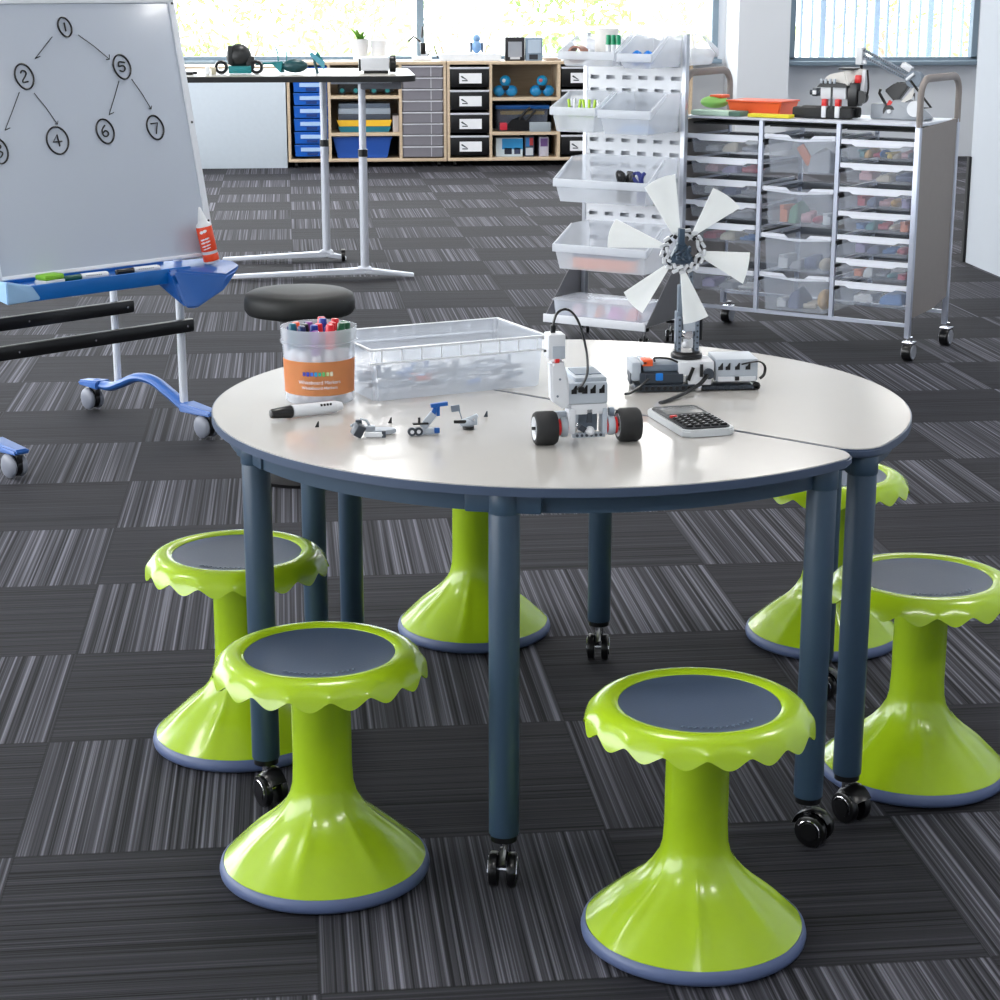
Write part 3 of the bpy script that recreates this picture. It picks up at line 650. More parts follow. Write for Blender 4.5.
def windmill():
    X0, Y0 = 0.671, 3.490
    t = thing('toy_windmill', 'toy windmill with six white fabric blades on a grey tower and wired base', 'windmill', (X0, Y0, TZ), 0.0)
    # local: x right, y back, z up from the tabletop. 1 px in the photo is about 1.85 mm here
    b = MB()
    b.bb(-0.105, 0.02, -0.05, 0.03, 0.002, 0.014, bev=.002)
    for k in range(10): b.cyl((-0.095 + k * .0115, -0.052, 0.008), (-0.095 + k * .0115, -0.048, 0.008), .0038, seg=8, m=1)
    b.bb(0.01, 0.132, -0.045, 0.03, 0.002, 0.010, bev=.002)
    for k in range(8): b.cyl((0.03 + k * .0125, -0.047, 0.006), (0.03 + k * .0125, -0.043, 0.006), .004, seg=8, m=0)
    b.cyl((0.126, -0.045, 0.008), (0.126, -0.02, 0.008), .008, seg=14, m=1); b.sph((0.014, -0.05, 0.008), 0.008, m=2)
    b.build('base_frame', [DG, BLACK, CHROME], t)
    b = MB(); b.bb(-0.095, -0.012, -0.045, 0.03, 0.014, 0.036, bev=.004); b.bb(-0.088, -0.012, -0.035, 0.03, 0.036, 0.050, bev=.005, m=1); b.bb(-0.085, -0.014, -0.047, -0.044, 0.018, 0.034, m=2)
    b.build('motor_housing', [DG, MG, DG], t)
    b = MB(); b.bb(-0.110, -0.092, -0.04, 0.03, 0.020, 0.056, bev=.005); b.bb(-0.092, -0.080, -0.04, 0.02, 0.050, 0.058, bev=.002); b.build('end_cap', LG, t)
    b = MB(); b.bb(-0.112, -0.107, -0.035, 0.0, 0.014, 0.034, bev=.002); b.build('side_clip', DG, t)
    b = MB(); b.bb(-0.090, -0.070, -0.040, -0.01, 0.048, 0.060, bev=.002); b.build('orange_tile', ORANGE, t)
    b = MB(); b.bb(-0.066, -0.052, -0.0495, -0.045, 0.022, 0.036, bev=.002); b.build('blue_button', mat('button_blue', (20, 120, 210), .35), t)
    b = MB(); b.bb(-0.022, 0.045, -0.046, 0.02, 0.030, 0.056, bev=.003); b.bb(-0.004, 0.040, -0.048, -0.02, 0.012, 0.034, bev=.003); b.box((0.020, -0.049, 0.040), (0.006, 0.004, 0.024), m=1, bev=.001); b.box((0.000, -0.049, 0.034), (0.006, 0.004, 0.026), rot=Matrix.Rotation(.35, 4, 'Y'), m=1); b.cyl((0.034, -.054, .034), (0.034, -.044, .034), .010, seg=14, m=2); b.build('gearbox', [WHITE, BLACK, DG], t)
    b = MB(); b.bb(0.048, 0.128, -0.046, 0.035, 0.018, 0.060, bev=.003); b.bb(0.052, 0.124, -0.048, -0.044, 0.018, 0.027, m=1, bev=.001); b.bb(0.084, 0.092, -0.050, -0.046, 0.020, 0.027, m=2)
    br = b.build('control_brick', [LG, WHITE, BLACK], t)
    b = MB()
    for x in (0.052, 0.066, 0.084, 0.104): b.slab([(x, -0.0465, 0.040), (x + .009, -0.0465, 0.040), (x + .009, -0.0465, 0.053), (x + .007, -0.0465, 0.053), (x + .003, -.0465, .047), (x, -.0465, .046)], (0, -.001, 0))
    b.build('port', BLACK, br)
    b = MB(); b.path(smooth_pts([(0.098, -0.045, 0.050), (0.112, -0.058, 0.056), (0.128, -0.06, 0.057), (0.140, -0.05, 0.046), (0.140, -0.045, 0.030), (0.132, -0.045, 0.022)]), .002, 8, flat=(.003, .0017)); b.build('loop_cable', BLACK, t)
    b = MB(); b.path(smooth_pts([(-0.010, -0.040, 0.058), (-0.02, -0.06, 0.052), (-0.04, -0.05, 0.058), (-0.06, -0.03, 0.064), (-0.05, -0.02, 0.062), (0.03, -0.055, 0.032), (0.01, -0.075, 0.018), (-0.035, -0.115, 0.006), (-0.075, -0.155, 0.003)][5:]), .003, 8, flat=(.005, .003))
    b.path(smooth_pts([(-0.02, -0.03, 0.052), (-0.04, -0.04, 0.062), (-0.065, -0.03, 0.062), (-0.062, -0.01, 0.052)]), .002, 8)
    b.path(smooth_pts([(-0.080, -0.052, 0.026), (-0.100, -0.066, 0.014), (-0.118, -0.07, 0.004), (-0.128, -0.07, 0.003)]), .0025, 8)
    b.build('flat_cable', BLACK, t)
    # tower
    b = MB(); b.cyl((0.0, 0.0, 0.056), (0.0, 0.0, 0.066), .030, seg=24, bev=.002); b.cyl((0.0, 0, 0.066), (0, 0, 0.070), .026, seg=24); b.cyl((-0.012, -.02, .062), (0.012, -.02, .062), .006, seg=10); b.build('turntable', BLACK, t)
    b = MB()
    for x in (-0.017, 0.017):
        for y in (-0.012, 0.012): holes_beam(b, (x, y, 0.070), (x, y, 0.136), .0078)
    for x in (-0.012,): holes_beam(b, (x, -0.004, 0.128), (x, -0.004, 0.262), .0078)
    holes_beam(b, (0.010, 0.006, 0.130), (0.004, 0.006, 0.235), .0078); b.box((-0.019, -0.002, 0.115), (0.008, 0.02, 0.06), bev=.002)
    b.box((-0.012, -0.002, 0.165), (0.016, 0.014, 0.06), bev=.003)
    b.build('tower', [MG, DG], t)
    b = MB(); b.box((0.0, -0.004, 0.085), (0.020, 0.018, 0.018), bev=.002, m=0); b.box((0.002, -0.004, 0.118), (0.024, 0.02, 0.020), bev=.003, m=1); b.cyl((0.0, -.02, .102), (0.0, 0.01, .102), .008, seg=12, m=2); b.cyl((0.026, 0, 0.09), (0.026, 0, 0.13), .004, seg=8, m=3); b.sph((-0.006, -0.016, .084), .006, m=0)
    b.build('gear_core', [WHITE, LG, CHROME, BLACK], t)
    # rotor: centre about 0.262 up, in front of the tower
    H = Vector((-0.018, -0.030, 0.262)); RR = random.Random(4)
    b = MB()
    b.hull([H + Vector(p) * 1.1 for p in ((-0.026, -0.012, -0.022), (0.020, -0.012, -0.020), (-0.004, -0.012, 0.026), (-0.024, 0.012, -0.02), (0.02, 0.012, -0.02), (-0.002, 0.012, 0.026))], bev=.003)
    b.box(H + Vector((-0.005, -0.012, 0.028)), (0.011, 0.016, 0.030), bev=.002)
    for k in range(14): b.cyl(H + Vector((RR.uniform(-.018, .014), -0.017, RR.uniform(-.018, .014))), H + Vector((RR.uniform(-.018, .014), -0.010, RR.uniform(-.018, .014))), .003, seg=8)
    b.cyl(H + Vector((0, 0.01, 0)), H + Vector((0, 0.035, 0)), .006, seg=12)
    b.build('hub', mat('hub_slate', (56, 74, 92), .35), t)
    # ring of white links round the hub
    b = MB()
    for k in range(34):
        a = 2 * PI * k / 34 + 0.1; rr = 0.033 + (0.006 if k % 2 else -0.003)
        if 1.75 < a < 2.35: continue
        c = H + Vector((rr * math.cos(a), -0.006 + RR.uniform(-.004, .004), rr * math.sin(a)))
        b.box(c, (0.0125, 0.007, 0.0062), rot=Matrix.Rotation(-a - PI / 2 + RR.uniform(-.8, .8), 4, 'Y'), bev=.002, m=0)
    n = 30
    b.path([H + Vector((0.035 * math.cos(2 * PI * k / n), 0.0, 0.035 * math.sin(2 * PI * k / n))) for k in range(n)], .0016, 6, m=1, closed=True)
    for k in range(15): a = 2 * PI * k / 15; b.box(H + Vector((.030 * math.cos(a), -.004, .030 * math.sin(a))), (.007, .006, .007), rot=Matrix.Rotation(a, 4, 'Y'), bev=.001, m=1)
    for k in range(3): a = PI / 2 + k * 2 * PI / 3; b.cyl(H, H + Vector((.036 * math.cos(a), 0, .036 * math.sin(a))), .0028, seg=8, m=1)
    b.build('link_ring', [WHITE, BLACK], t)
    px = 0.00186
    blades = [((-2, 14), (-9, 14), (-40, 63), (-9, 75)), ((10, 14), (5, 10), (28, 62), (57, 42)), ((14, -4), (16, 0), (67, -2), (62, -34)), ((2, -18), (-2, -17), (2, -73), (28, -66)), ((-18, -14), (-14, -18), (-40, -61), (-58, -41)), ((-20, 3), (-20, 8), (-68, 33), (-75, 4))]
    # corners as (right, up) pairs; tip edges bow outward slightly, trailing edge twists back for pitch
    for q in blades:
        tb = bmesh.new(); n = 8; front = []
        r0, r1, t0, t1 = [Vector((a * px, 0, c * px)) for a, c in q]
        for i in range(n + 1):
            u = i / n; row = []
            e0 = r0.lerp(t1, u) if (r0 - t1).length < (r0 - t0).length else r0.lerp(t1, u)
            e1 = r1.lerp(t0, u)
            for j in range(7):
                v = j / 6; p = e0.lerp(e1, v)
                if u > 0.8: p += p.normalized() * 0.004 * math.sin(PI * v) * (u - .8) / .2
                p.y += 0.006 * u * math.sin(PI * v) - 0.010 * (v - 0.5) * u
                row.append(tb.verts.new(H + p + Vector((0, -0.004, 0))))
            front.append(row)
        for i in range(n):
            for j in range(6): tb.faces.new((front[i][j], front[i][j + 1], front[i + 1][j + 1], front[i + 1][j]))
        bmesh.ops.recalc_face_normals(tb, faces=tb.faces); bmesh.ops.solidify(tb, geom=tb.faces, thickness=0.0012)
        b = MB(); b.add(tb); b.build('blade', clear('blade_fabric', (252, 254, 254), .95, .5), t, smooth=60)

def calculator():
    ang = math.atan2(3.292 - 3.038, 0.557 - 0.603) - PI / 2
    t = thing('calculator', 'silver-edged calculator with dark keys and grey screen lying near the robot wheel', 'calculator', (0.618, 3.165, TZ), ang + 0.0)
    tilt = Matrix.Rotation(0.03, 4, 'X')
    def outline(w, l, r=0.012, zmul=1): 
        pts = []
        for cx, cy, a0 in ((w / 2 - r, l / 2 - r, 0), (-w / 2 + r, l / 2 - r, PI / 2), (-w / 2 + r, -l / 2 + r, PI), (w / 2 - r, -l / 2 + r, 1.5 * PI)):
            for k in range(6): a = a0 + k * PI / 10; pts.append((cx + r * math.cos(a), cy + r * math.sin(a)))
        return pts
    b = MB(); b.prism(outline(0.094, 0.190), 0.001, 0.013, bev=.003); b.build('case', mat('silver_case', (196, 200, 204), .3), t)
    b = MB(); b.prism(outline(0.084, 0.176), 0.0125, 0.0155, bev=.001); b.build('faceplate', mat('dark_face', (42, 44, 48), .4), t)
    b = MB(); b.bb(-0.034, 0.034, 0.020, 0.074, 0.0152, 0.0165, bev=.001); b.build('screen', mat('lcd_grey', (120, 122, 122), .25), t)
    R2 = random.Random(2)
    for i in range(6):
        for j in range(5):
            x = -0.031 + j * 0.0155; y = -0.076 + i * 0.0150; red = (i == 5 and j == 0)
            b = MB(); b.box((x, y, 0.0172), (0.0115, 0.0085, 0.004), bev=.0015); b.box((x, y, 0.0193), (0.004, 0.0014, 0.0003), m=1)
            b.build('key', [RED if red else BLACKM, PAPER], t)

# ------------------------------------------------------------------ whiteboard easel (left)
EO = (-0.40, 6.02, 0.0); EA = math.atan2(.657, .754)
def el(a, b_, z=0): return Vector((EO[0] + a * math.cos(EA) - b_ * math.sin(EA), EO[1] + a * math.sin(EA) + b_ * math.cos(EA), z))
def easel():
    t = thing('whiteboard_easel', 'mobile whiteboard easel with numbered circles drawn on it, blue tray and blue feet', 'whiteboard', EO, EA)
    tl = math.radians(12); T = Vector((0, math.sin(tl), math.cos(tl))); Nn = Vector((0, -math.cos(tl), math.sin(tl))); P0 = Vector((0, 0.03, 0.60))
    rot = Matrix.Rotation(-tl, 4, 'X')
    def bp(a, h, off=0): return P0 + Vector((a, 0, 0)) + T * h + Nn * off
    b = MB(); b.box(bp(-0.307, 0.385, -0.012), (0.765, 0.018, 0.79), rot=rot, bev=.004)
    brd = b.build('writing_board', mat('whiteboard_enamel', (184, 192, 206), .22, coat=.3, var=.01, scale=3), t)
    b = MB()
    for (a0, a1, h0, h1) in ((-0.705, -0.69, -0.02, 0.785), (0.066, 0.088, -0.02, 0.785), (-0.705, 0.088, 0.772, 0.786), (-0.705, 0.088, -0.02, -0.008)):
        b.box(bp((a0 + a1) / 2, (h0 + h1) / 2, -0.011), (a1 - a0, 0.026, h1 - h0), rot=rot, bev=.003)
    b.build('board_frame', mat('board_frame_white', (222, 226, 234), .3), t)
    b = MB()
    for h in (0.77, 0.40, 0.09): b.cyl(bp(0.077, h, 0.0015), bp(0.077, h, 0.0035), 0.004, seg=10)
    b.build('frame_screw', BLACK, t)
    # handwriting
    def stroke(pts, r=0.0028, closed=False):
        b = MB(); b.path([bp(a, h, 0.0) for a, h in pts], r, 6, closed=closed, flat=(r * 1.0, r)); return b
    def circ(ca, ch, ra, rh, tiltc=0.0, n=26):
        out = []
        for k in range(n):
            q = 2 * PI * k / n; x = ra * math.cos(q); y = rh * math.sin(q) * (1 + .04 * math.sin(2 * q)); out.append((ca + x * math.cos(tiltc) - y * math.sin(tiltc), ch + x * math.sin(tiltc) + y * math.cos(tiltc)))
        return out
    nums = {'1': (-0.329, 0.703, [[(0, .013), (.001, -.013)]]),
            '2': (-0.498, 0.562, [[(-.010, .010), (-.004, .017), (.006, .014), (.006, .004), (-.008, -.015), (.010, -.015)]]),
            '5': (-0.149, 0.580, [[(.012, .013), (-.008, .015), (-.010, .002), (.004, .004), (.010, -.005), (.002, -.014), (-.010, -.011)]]),
            '3': (-0.628, 0.352, [[(-.010, .016), (.002, .020), (.010, .011), (.000, .002), (.012, -.006), (.004, -.018), (-.010, -.016)]]),
            '4': (-0.423, 0.371, [[(.004, -.018), (.001, .018), (-.015, -.004), (.014, -.003)]]),
            '6': (-0.250, 0.389, [[(.002, .018), (-.010, .004), (-.008, -.012), (.004, -.015), (.010, -.006), (.002, .002), (-.008, -.004)]]),
            '7': (-0.064, 0.391, [[(-.014, .012), (.010, .014), (.004, -.004), (.000, -.020)]])}
    for k, (ca, ch, st) in nums.items():
        b = MB()
        ra, rh = (0.022, 0.029) if k == '1' else (0.030, 0.037)
        if k == '4': ra, rh = 0.037, 0.040
        b.path([bp(*q) for q in circ(ca, ch, ra, rh, 0.35)], 0.0027, 6, closed=True)
        for s_ in st: b.path([bp(q.x, q.y) for q in smooth_pts([(ca + x * 1.05, ch + y, 0) for x, y in s_], 4 if k in '2356' else 1)], 0.0024, 6)
        b.build('number_' + {'1': 'one', '2': 'two', '3': 'three', '4': 'four', '5': 'five', '6': 'six', '7': 'seven'}[k], BLACK, brd)
    arrows = [((-0.379, 0.675), (-0.450, 0.613), 1), ((-0.287, 0.679), (-0.190, 0.604), -1), ((-0.524, 0.517), (-0.594, 0.410), 1), ((-0.475, 0.513), (-0.414, 0.418), 0), ((-0.169, 0.538), (-0.226, 0.438), 1), ((-0.122, 0.542), (-0.068, 0.448), 0)]
    for (p, q, hd) in arrows:
        b = MB(); b.path([bp(*p), bp((p[0] + q[0]) / 2 + .002, (p[1] + q[1]) / 2 + .002), bp(*q)], 0.0013, 6)
        if hd == 1: b.path([bp(*q), bp(q[0] + 0.018, q[1] + 0.006)], .0013, 6)
        elif hd == -1: b.path([bp(q[0] - .012, q[1]), bp(*q), bp(q[0] + .002, q[1] + .014)], .0015, 6)
        else: b.path([bp(q[0] - .008, q[1] + .002), bp(*q), bp(q[0] + .004, q[1] + .010)], .0013, 6)
        b.build('arrow', BLACK, brd)
    # side frames: arched foot, two posts
    for a in (0.0, -0.71):
        b = MB()
        b.path(smooth_pts([(a, 0.60, 0.098), (a, 0.52, 0.096), (a, 0.45, 0.118), (a, 0.36, 0.150), (a, 0.27, 0.150), (a, 0.18, 0.118), (a, 0.10, 0.088), (a, 0.03, 0.084)], 5), .02, 12, flat=(.024, .015))
        b.hull([(a - .032, 0.56, 0.082), (a + .032, 0.56, 0.082), (a - .026, 0.68, 0.085), (a + .026, 0.68, 0.085), (a - .03, 0.56, 0.112), (a + .03, 0.56, 0.112), (a - .022, 0.68, 0.100), (a + .022, 0.68, 0.100)], bev=.005)
        b.hull([(a - .036, 0.10, 0.078), (a + .036, 0.10, 0.078), (a - .028, -0.05, 0.080), (a + .028, -0.05, 0.080), (a - .03, 0.10, 0.106), (a + .03, 0.10, 0.106), (a - .022, -0.05, 0.095), (a + .022, -0.05, 0.095)], bev=.005)
        f = b.build('foot', PBLUE, t)
        for bb_ in (0.0, 0.632):
            b = MB(); x = a
            b.cyl((x - .008, bb_, 0.04), (x + .008, bb_, 0.04), 0.034, seg=24, m=0)
            for s in (-1, 1): b.sph((x + s * 0.018, bb_, 0.04), 0.038, sc_=(0.42, 1, 1), m=1)
            b.cyl((x, bb_, 0.045), (x, bb_, 0.085), .010, seg=12, m=0)
            b.bb(x - .010, x + .010, bb_ - .034, bb_ + .034, 0.048, 0.075, bev=.006, m=0)
            b.build('caster', [BLACK, mat('caster_grey', (128, 132, 144), .4)], f)
        b = MB(); b.cyl((a, 0.113, 0.10), (a, 0.113, 0.60), .0135, seg=16); b.cyl((a, 0.475, 0.11), (a, 0.20, 1.30), .0125, seg=16) if False else b.cyl((a, 0.475, 0.11), (a, 0.475, 0.62), .0125, seg=16)
        b.cyl((a, 0.475, 0.61), (a, 0.12, 0.63), .010, seg=12); b.cyl((a, 0.12, 0.60), (a, 0.21, 1.25), .011, seg=12)
        b.build('post', mat('post_white', (216, 220, 228), .3), t)
    for (bb_, z, a1) in ((0.088, 0.356, 0.03), (0.452, 0.372, 0.06)):
        b = MB(); b.bb(-0.78, a1, bb_ - .012, bb_ + .012, z - .022, z + .022, bev=.010)
        for aa in (-0.62, -0.35, a1 - 0.03): b.cyl((aa, bb_ - .014, z), (aa, bb_ - .011, z), .004, seg=10, m=1)
        b.build('cross_rail', [BLACK, CHROME], t)
    # blue pen tray
    b = MB()
    b.bb(-0.66, -0.06, -0.02, 0.115, 0.545, 0.556, bev=.003); b.bb(-0.66, -0.06, -0.035, -0.022, 0.520, 0.566, bev=.004); b.bb(-0.66, -0.06, 0.105, 0.117, 0.545, 0.572, bev=.003)
    b.build('pen_tray', BLUE, t)
    b = MB(); b.hull([(-0.72, -0.04, 0.52), (-0.72, 0.10, 0.54), (-0.60, -0.036, 0.522), (-0.72, -0.04, 0.585), (-0.72, 0.10, 0.585), (-0.63, -0.036, 0.566)], bev=.003); b.build('tray_end', mat('pale_blue_plastic', (150, 188, 226), .3), t)
    b = MB(); b.hull([(-.16, .11, .562), (-.05, .14, .562), (.10, .10, .562), (.15, .02, .556), (.14, -.03, .545), (-.15, -.05, .562), (.04, -.09, .535), (.02, -.10, .49), (-.10, -.11, .445), (-.135, -.10, .45), (-.15, -.06, .50), (.03, 0, .50), (-.08, .02, .46), (-.14, .06, .53)], bev=.006)
    b.build('tray_pocket', DBLUE, t)
    # glue bottle
    p = el(0.045, -0.005, 0.5625)
    g = thing('glue_bottle', 'white squeeze bottle with an orange label and pointed nozzle on the blue easel tray', 'bottle', p, (math.radians(3), math.radians(-10.5), 0))
    b = MB(); b.lathe([(0, 0.001), (0.022, 0.001), (0.0245, 0.004), (0.0245, 0.120), (0.022, 0.126), (0.016, 0.130), (0.013, 0.142), (0.0035, 0.178), (0, 0.180)], 32); b.build('bottle_body', WHITE, g, smooth=50)
    b = MB(); b.lathe([(0.0248, 0.040), (0.0252, 0.041), (0.0252, 0.117), (0.0248, 0.118)], 32)
    b.lathe([(0.0248, 0.008), (0.0252, 0.009), (0.0252, 0.030), (0.0248, 0.031)], 32); lb = b.build('label', mat('glue_orange', (232, 72, 30), .4), g, smooth=50)
    b = MB()
    for z, w, h in ((0.104, .9, .009), (0.080, 1.2, .005), (0.070, 1.3, .005), (0.059, 1.2, .004), (0.050, 1.0, .003)):
        for k in range(7):
            a = -PI / 2 - w / 2 + w * (k + .5) / 7 - .15; b.box((0.0254 * math.cos(a), .0254 * math.sin(a), z + .002 * (k - 3) * .4), (0.0038, .0008, h * (1 if k % 3 else .6)), rot=a + PI / 2)
    b.build('label_print', PAPER, lb)
    # eraser
    e = thing('board_eraser', 'green and white board eraser on the blue easel tray', 'eraser', el(-0.545, 0.006, 0.5565), EA + 0.12)
    b = MB(); b.bb(-0.036, 0.036, -0.024, 0.024, 0.016, 0.032, bev=.006); b.build('eraser_top', GREEN, e)
    b = MB(); b.bb(-0.037, 0.037, -0.025, 0.025, 0.001, 0.016, bev=.003); b.build('felt_pad', WHITE, e)
    for (a, nm, mt_, lb) in ((-0.435, 'marker', mat('dark_green_barrel', (0, 78, 66), .35), 'green whiteboard marker with white wrapper in the blue easel tray, next to the eraser'),
                             (-0.245, 'marker', BLACK, 'black whiteboard marker with white wrapper in the blue easel tray, nearer the glue bottle')):
        m = thing(nm, lb, 'marker', el(a, 0.01, 0.5645), EA - 0.08)
        b = MB(); b.cyl((-0.060, 0, 0.002), (0.0, 0, 0.002), .009, .010, seg=14, bev=.002); b.build('cap', mt_, m)
        b = MB(); b.cyl((0.0, 0, 0.002), (0.085, 0, 0.002), .0105, seg=14); b.cyl((0.085, 0, 0.002), (0.092, 0, 0.002), .0105, .008, seg=14)
        for k in range(8): b.box((0.015 + k * .007, -.0095, 0.0055), (.004, .0015, .002), m=1)
        b.build('barrel', [WHITE, DG], m)

# ------------------------------------------------------------------ round black stool and the high table
def black_stool():
    t = thing('round_stool', 'black padded round stool behind the marker tub', 'stool', (-0.083, 5.5, 0))
    b = MB(); b.lathe([(0, 0.485), (0.13, 0.485), (0.152, 0.490), (0.160, 0.502), (0.160, 0.528), (0.155, 0.545), (0.140, 0.553), (0.09, 0.558), (0, 0.560)], 64); b.build('seat_cushion', mat('black_vinyl', (34, 35, 35), .52, bump=.1, scale=90, spec=.35), t, smooth=60)
    b = MB(); b.cyl((0, 0, 0.06), (0, 0, 0.30), .022, seg=20); b.cyl((0, 0, 0.30), (0, 0, 0.485), .014, seg=20); b.cyl((0, 0, 0.47), (0, 0, 0.486), .07, seg=24); b.build('gas_post', BLACK, t)
    b = MB(); b.lathe([(0, 0.0), (0.15, 0.0), (0.152, 0.010), (0.05, 0.04), (0.028, 0.07), (0, 0.07)], 40); b.build('base', BLACK, t)

def high_table():
    t = thing('high_table', 'high white-topped table with a black edge on silver T-shaped legs', 'table', (0, 0, 0))
    x0, x1, y0, y1 = -0.72, 0.445, 9.30, 10.22
    pts = []
    r = 0.09
    for cx, cy, a0 in ((x1 - r, y1 - r, 0), (x0 + .02, y1 - .02, PI / 2), (x0 + .02, y0 + .02, PI), (x1 - r, y0 + r, 1.5 * PI)):
        rr = r if cx > 0 else .02
        for k in range(8): a = a0 + k * PI / 14; pts.append((cx + rr * math.cos(a), cy + rr * math.sin(a)))
    b = MB(); b.prism(pts, 0.966, 0.992, bev=.003); b.build('edge', BLACKM, t)
    b = MB(); b.prism([(x * .994 + .0, y * 1.0 + (.004 if y < 9.8 else -.004)) for x, y in pts], 0.9915, 0.995); b.build('table_surface', mat('pale_grey_laminate', (168, 163, 155), .3), t)
    for (px, py, fx0, fx1) in ((0.186, 9.48, -0.50, 0.43), (-0.002, 10.12, -0.55, 0.10)):
        b = MB(); b.cyl((px, py, 0.045), (px, py, 0.60), .021, seg=20); b.cyl((px, py, 0.60), (px, py, 0.635), .0235, seg=20, m=1); b.cyl((px, py, 0.635), (px, py, 0.966), .0175, seg=20)
        b.box((px, py, 0.957), (0.30, 0.06, 0.015), bev=.004)
        l = b.build('leg', [SILV, BLACK], t)
        b = MB(); b.hull([(px - .06, py - .035, .03), (px + .04, py - .035, .03), (px - .06, py + .035, .03), (px + .04, py + .035, .03), (px - .03, py - .02, .06), (px + .03, py - .02, .06), (px - .03, py + .02, .06), (px + .03, py + .02, .06)], bev=.004)
        b.hull([(px, py - .033, .024), (px, py + .033, .024), (px, py - .033, .052), (px, py + .033, .052), (fx1, py - .022, .006), (fx1, py + .022, .006), (fx1, py - .018, .022), (fx1, py + .018, .022)], bev=.003)
        b.hull([(px, py - .033, .024), (px, py + .033, .024), (px, py - .033, .052), (px, py + .033, .052), (fx0, py - .022, .008), (fx0, py + .022, .008), (fx0, py - .018, .024), (fx0, py + .018, .024)], bev=.003)
        b.build('foot', SILV, l)
    b = MB(); b.cyl((0.075, 10.10, 0.033), (0.095, 10.10, 0.033), .032, seg=20); b.cyl((0.085, 10.10, 0.05), (0.085, 10.10, .06), .008, seg=10); b.build('caster', BLACK, t)
    b = MB(); b.bb(-0.70, -0.67, 9.33, 9.39, 0.91, 0.966, bev=.003); b.build('edge_bracket', BLACKM, t)
    b = MB(); b.bb(0.18, 0.38, 9.45, 9.75, 0.925, 0.966, bev=.006); b.build('under_box', mat('under_grey', (120, 122, 130), .5), t)
    z = 0.9955
    # black ball robot with teal base
    g = thing('toy_robot', 'black wheeled toy robot with a teal base on the left of the high table', 'robot', (-0.405, 9.55, z))
    b = MB(); b.sph((0, 0, 0.085), 0.062, seg=20, sc_=(1, .9, .95)); b.box((-0.04, -0.03, 0.09), (0.022, 0.04, 0.09), bev=.004); b.box((0.055, -.01, 0.055), (0.04, 0.05, 0.06), bev=.006)
    b.build('body', mat('mesh_black', (34, 36, 38), .4, var=.5, scale=90), g)
    b = MB(); b.bb(-0.05, 0.06, -0.05, 0.04, 0.004, 0.040, bev=.006); b.build('base', TEAL, g)
    for x in (-0.085, 0.085):
        b = MB(); b.lathe([(0.018, -.014), (0.03, -.014), (0.034, 0), (0.03, .014), (0.018, .014), (0.018, -.014)], 24, 0, Matrix.Translation((x, -.03, .034)) @ Matrix.Rotation(PI / 2, 4, 'X')); b.build('wheel', BLACK, g, smooth=50)
    # teal winged insect
    g = thing('toy_insect', 'teal and dark toy insect with raised antennae on the high table', 'toy', (-0.165, 9.55, z))
    b = MB(); b.sph((0.03, 0, 0.038), 0.06, sc_=(1.05, .6, .55)); b.build('shell', mat('dark_teal', (24, 70, 76), .35), g)
    b = MB(); b.hull([(-0.09, 0, 0.055), (-0.03, 0, 0.06), (-0.04, -0.02, 0.006), (-0.02, .02, .006), (-0.05, .02, .04)]); b.path([(-0.05, 0, .06), (-0.052, 0, .10), (-0.062, 0, .128)], .004, 6); b.path([(-0.01, 0, .06), (-0.008, 0, .105)], .004, 6); b.path([(-0.06, 0, .05), (-.12, 0, .05), (-.16, 0, .045)], .006, 6); b.build('head', TEAL, g)
    g = thing('toy_dragonfly', 'teal toy with folded upright wings beside the toy insect on the high table', 'toy', (-0.045, 9.55, z))
    for s in (0, 1):
        b = MB(); b.slab([(-0.02 + s * .03, .0 + s * .02, .09), (-0.01 + s * .03, s * .02, .105), (0.055, s * .02, .055), (0.052, s * .02, .018), (0.02, s * .02, .05)], (0, .006, 0)); b.build('wing', [mat('pale_teal', (96, 170, 190), .35), TEAL][s], g)
    b = MB(); b.cyl((0.02, .01, .0), (0.0, .01, .08), .007, seg=8); b.build('stem', mat('dark_teal', (24, 70, 76), .35), g)
    # white projector box with black roller
    g = thing('white_device', 'white box device with a black round end on the right of the high table', 'device', (0.27, 9.60, z))
    b = MB(); b.bb(-0.085, 0.055, -0.05, 0.06, 0.012, 0.078, bev=.01); b.build('case', WHITE, g)
    b = MB(); b.cyl((0.058, -.005, .045), (0.088, -.005, .045), .041, seg=24, bev=.004); b.bb(-0.095, -0.084, -.04, .05, .01, .07, bev=.003); b.bb(-.07, .05, -.04, .05, 0.001, .013); b.build('round_end', BLACK, g)
    b = MB(); b.bb(-.03, .03, -.035, .035, 0.001, .012, bev=.003); b.cyl((-.045, 0, .008), (.05, 0, .008), .006, seg=8)
    tag(b.build('small_gadget', BLACK, None, loc=(-0.655, 9.50, z)), 'flat black gadget at the left end of the high table', 'gadget')
    b = MB(); b.bb(-.02, .0, -.02, .02, 0.001, .04, bev=.003); b.bb(.008, .03, -.02, .02, 0.001, .034, bev=.003, m=1)
    tag(b.build('small_gadget', [PAPER, mat('beige_part', (190, 182, 160), .5)], None, loc=(-0.545, 9.50, z)), 'pale two-piece gadget between the black gadget and the wheeled robot', 'gadget')

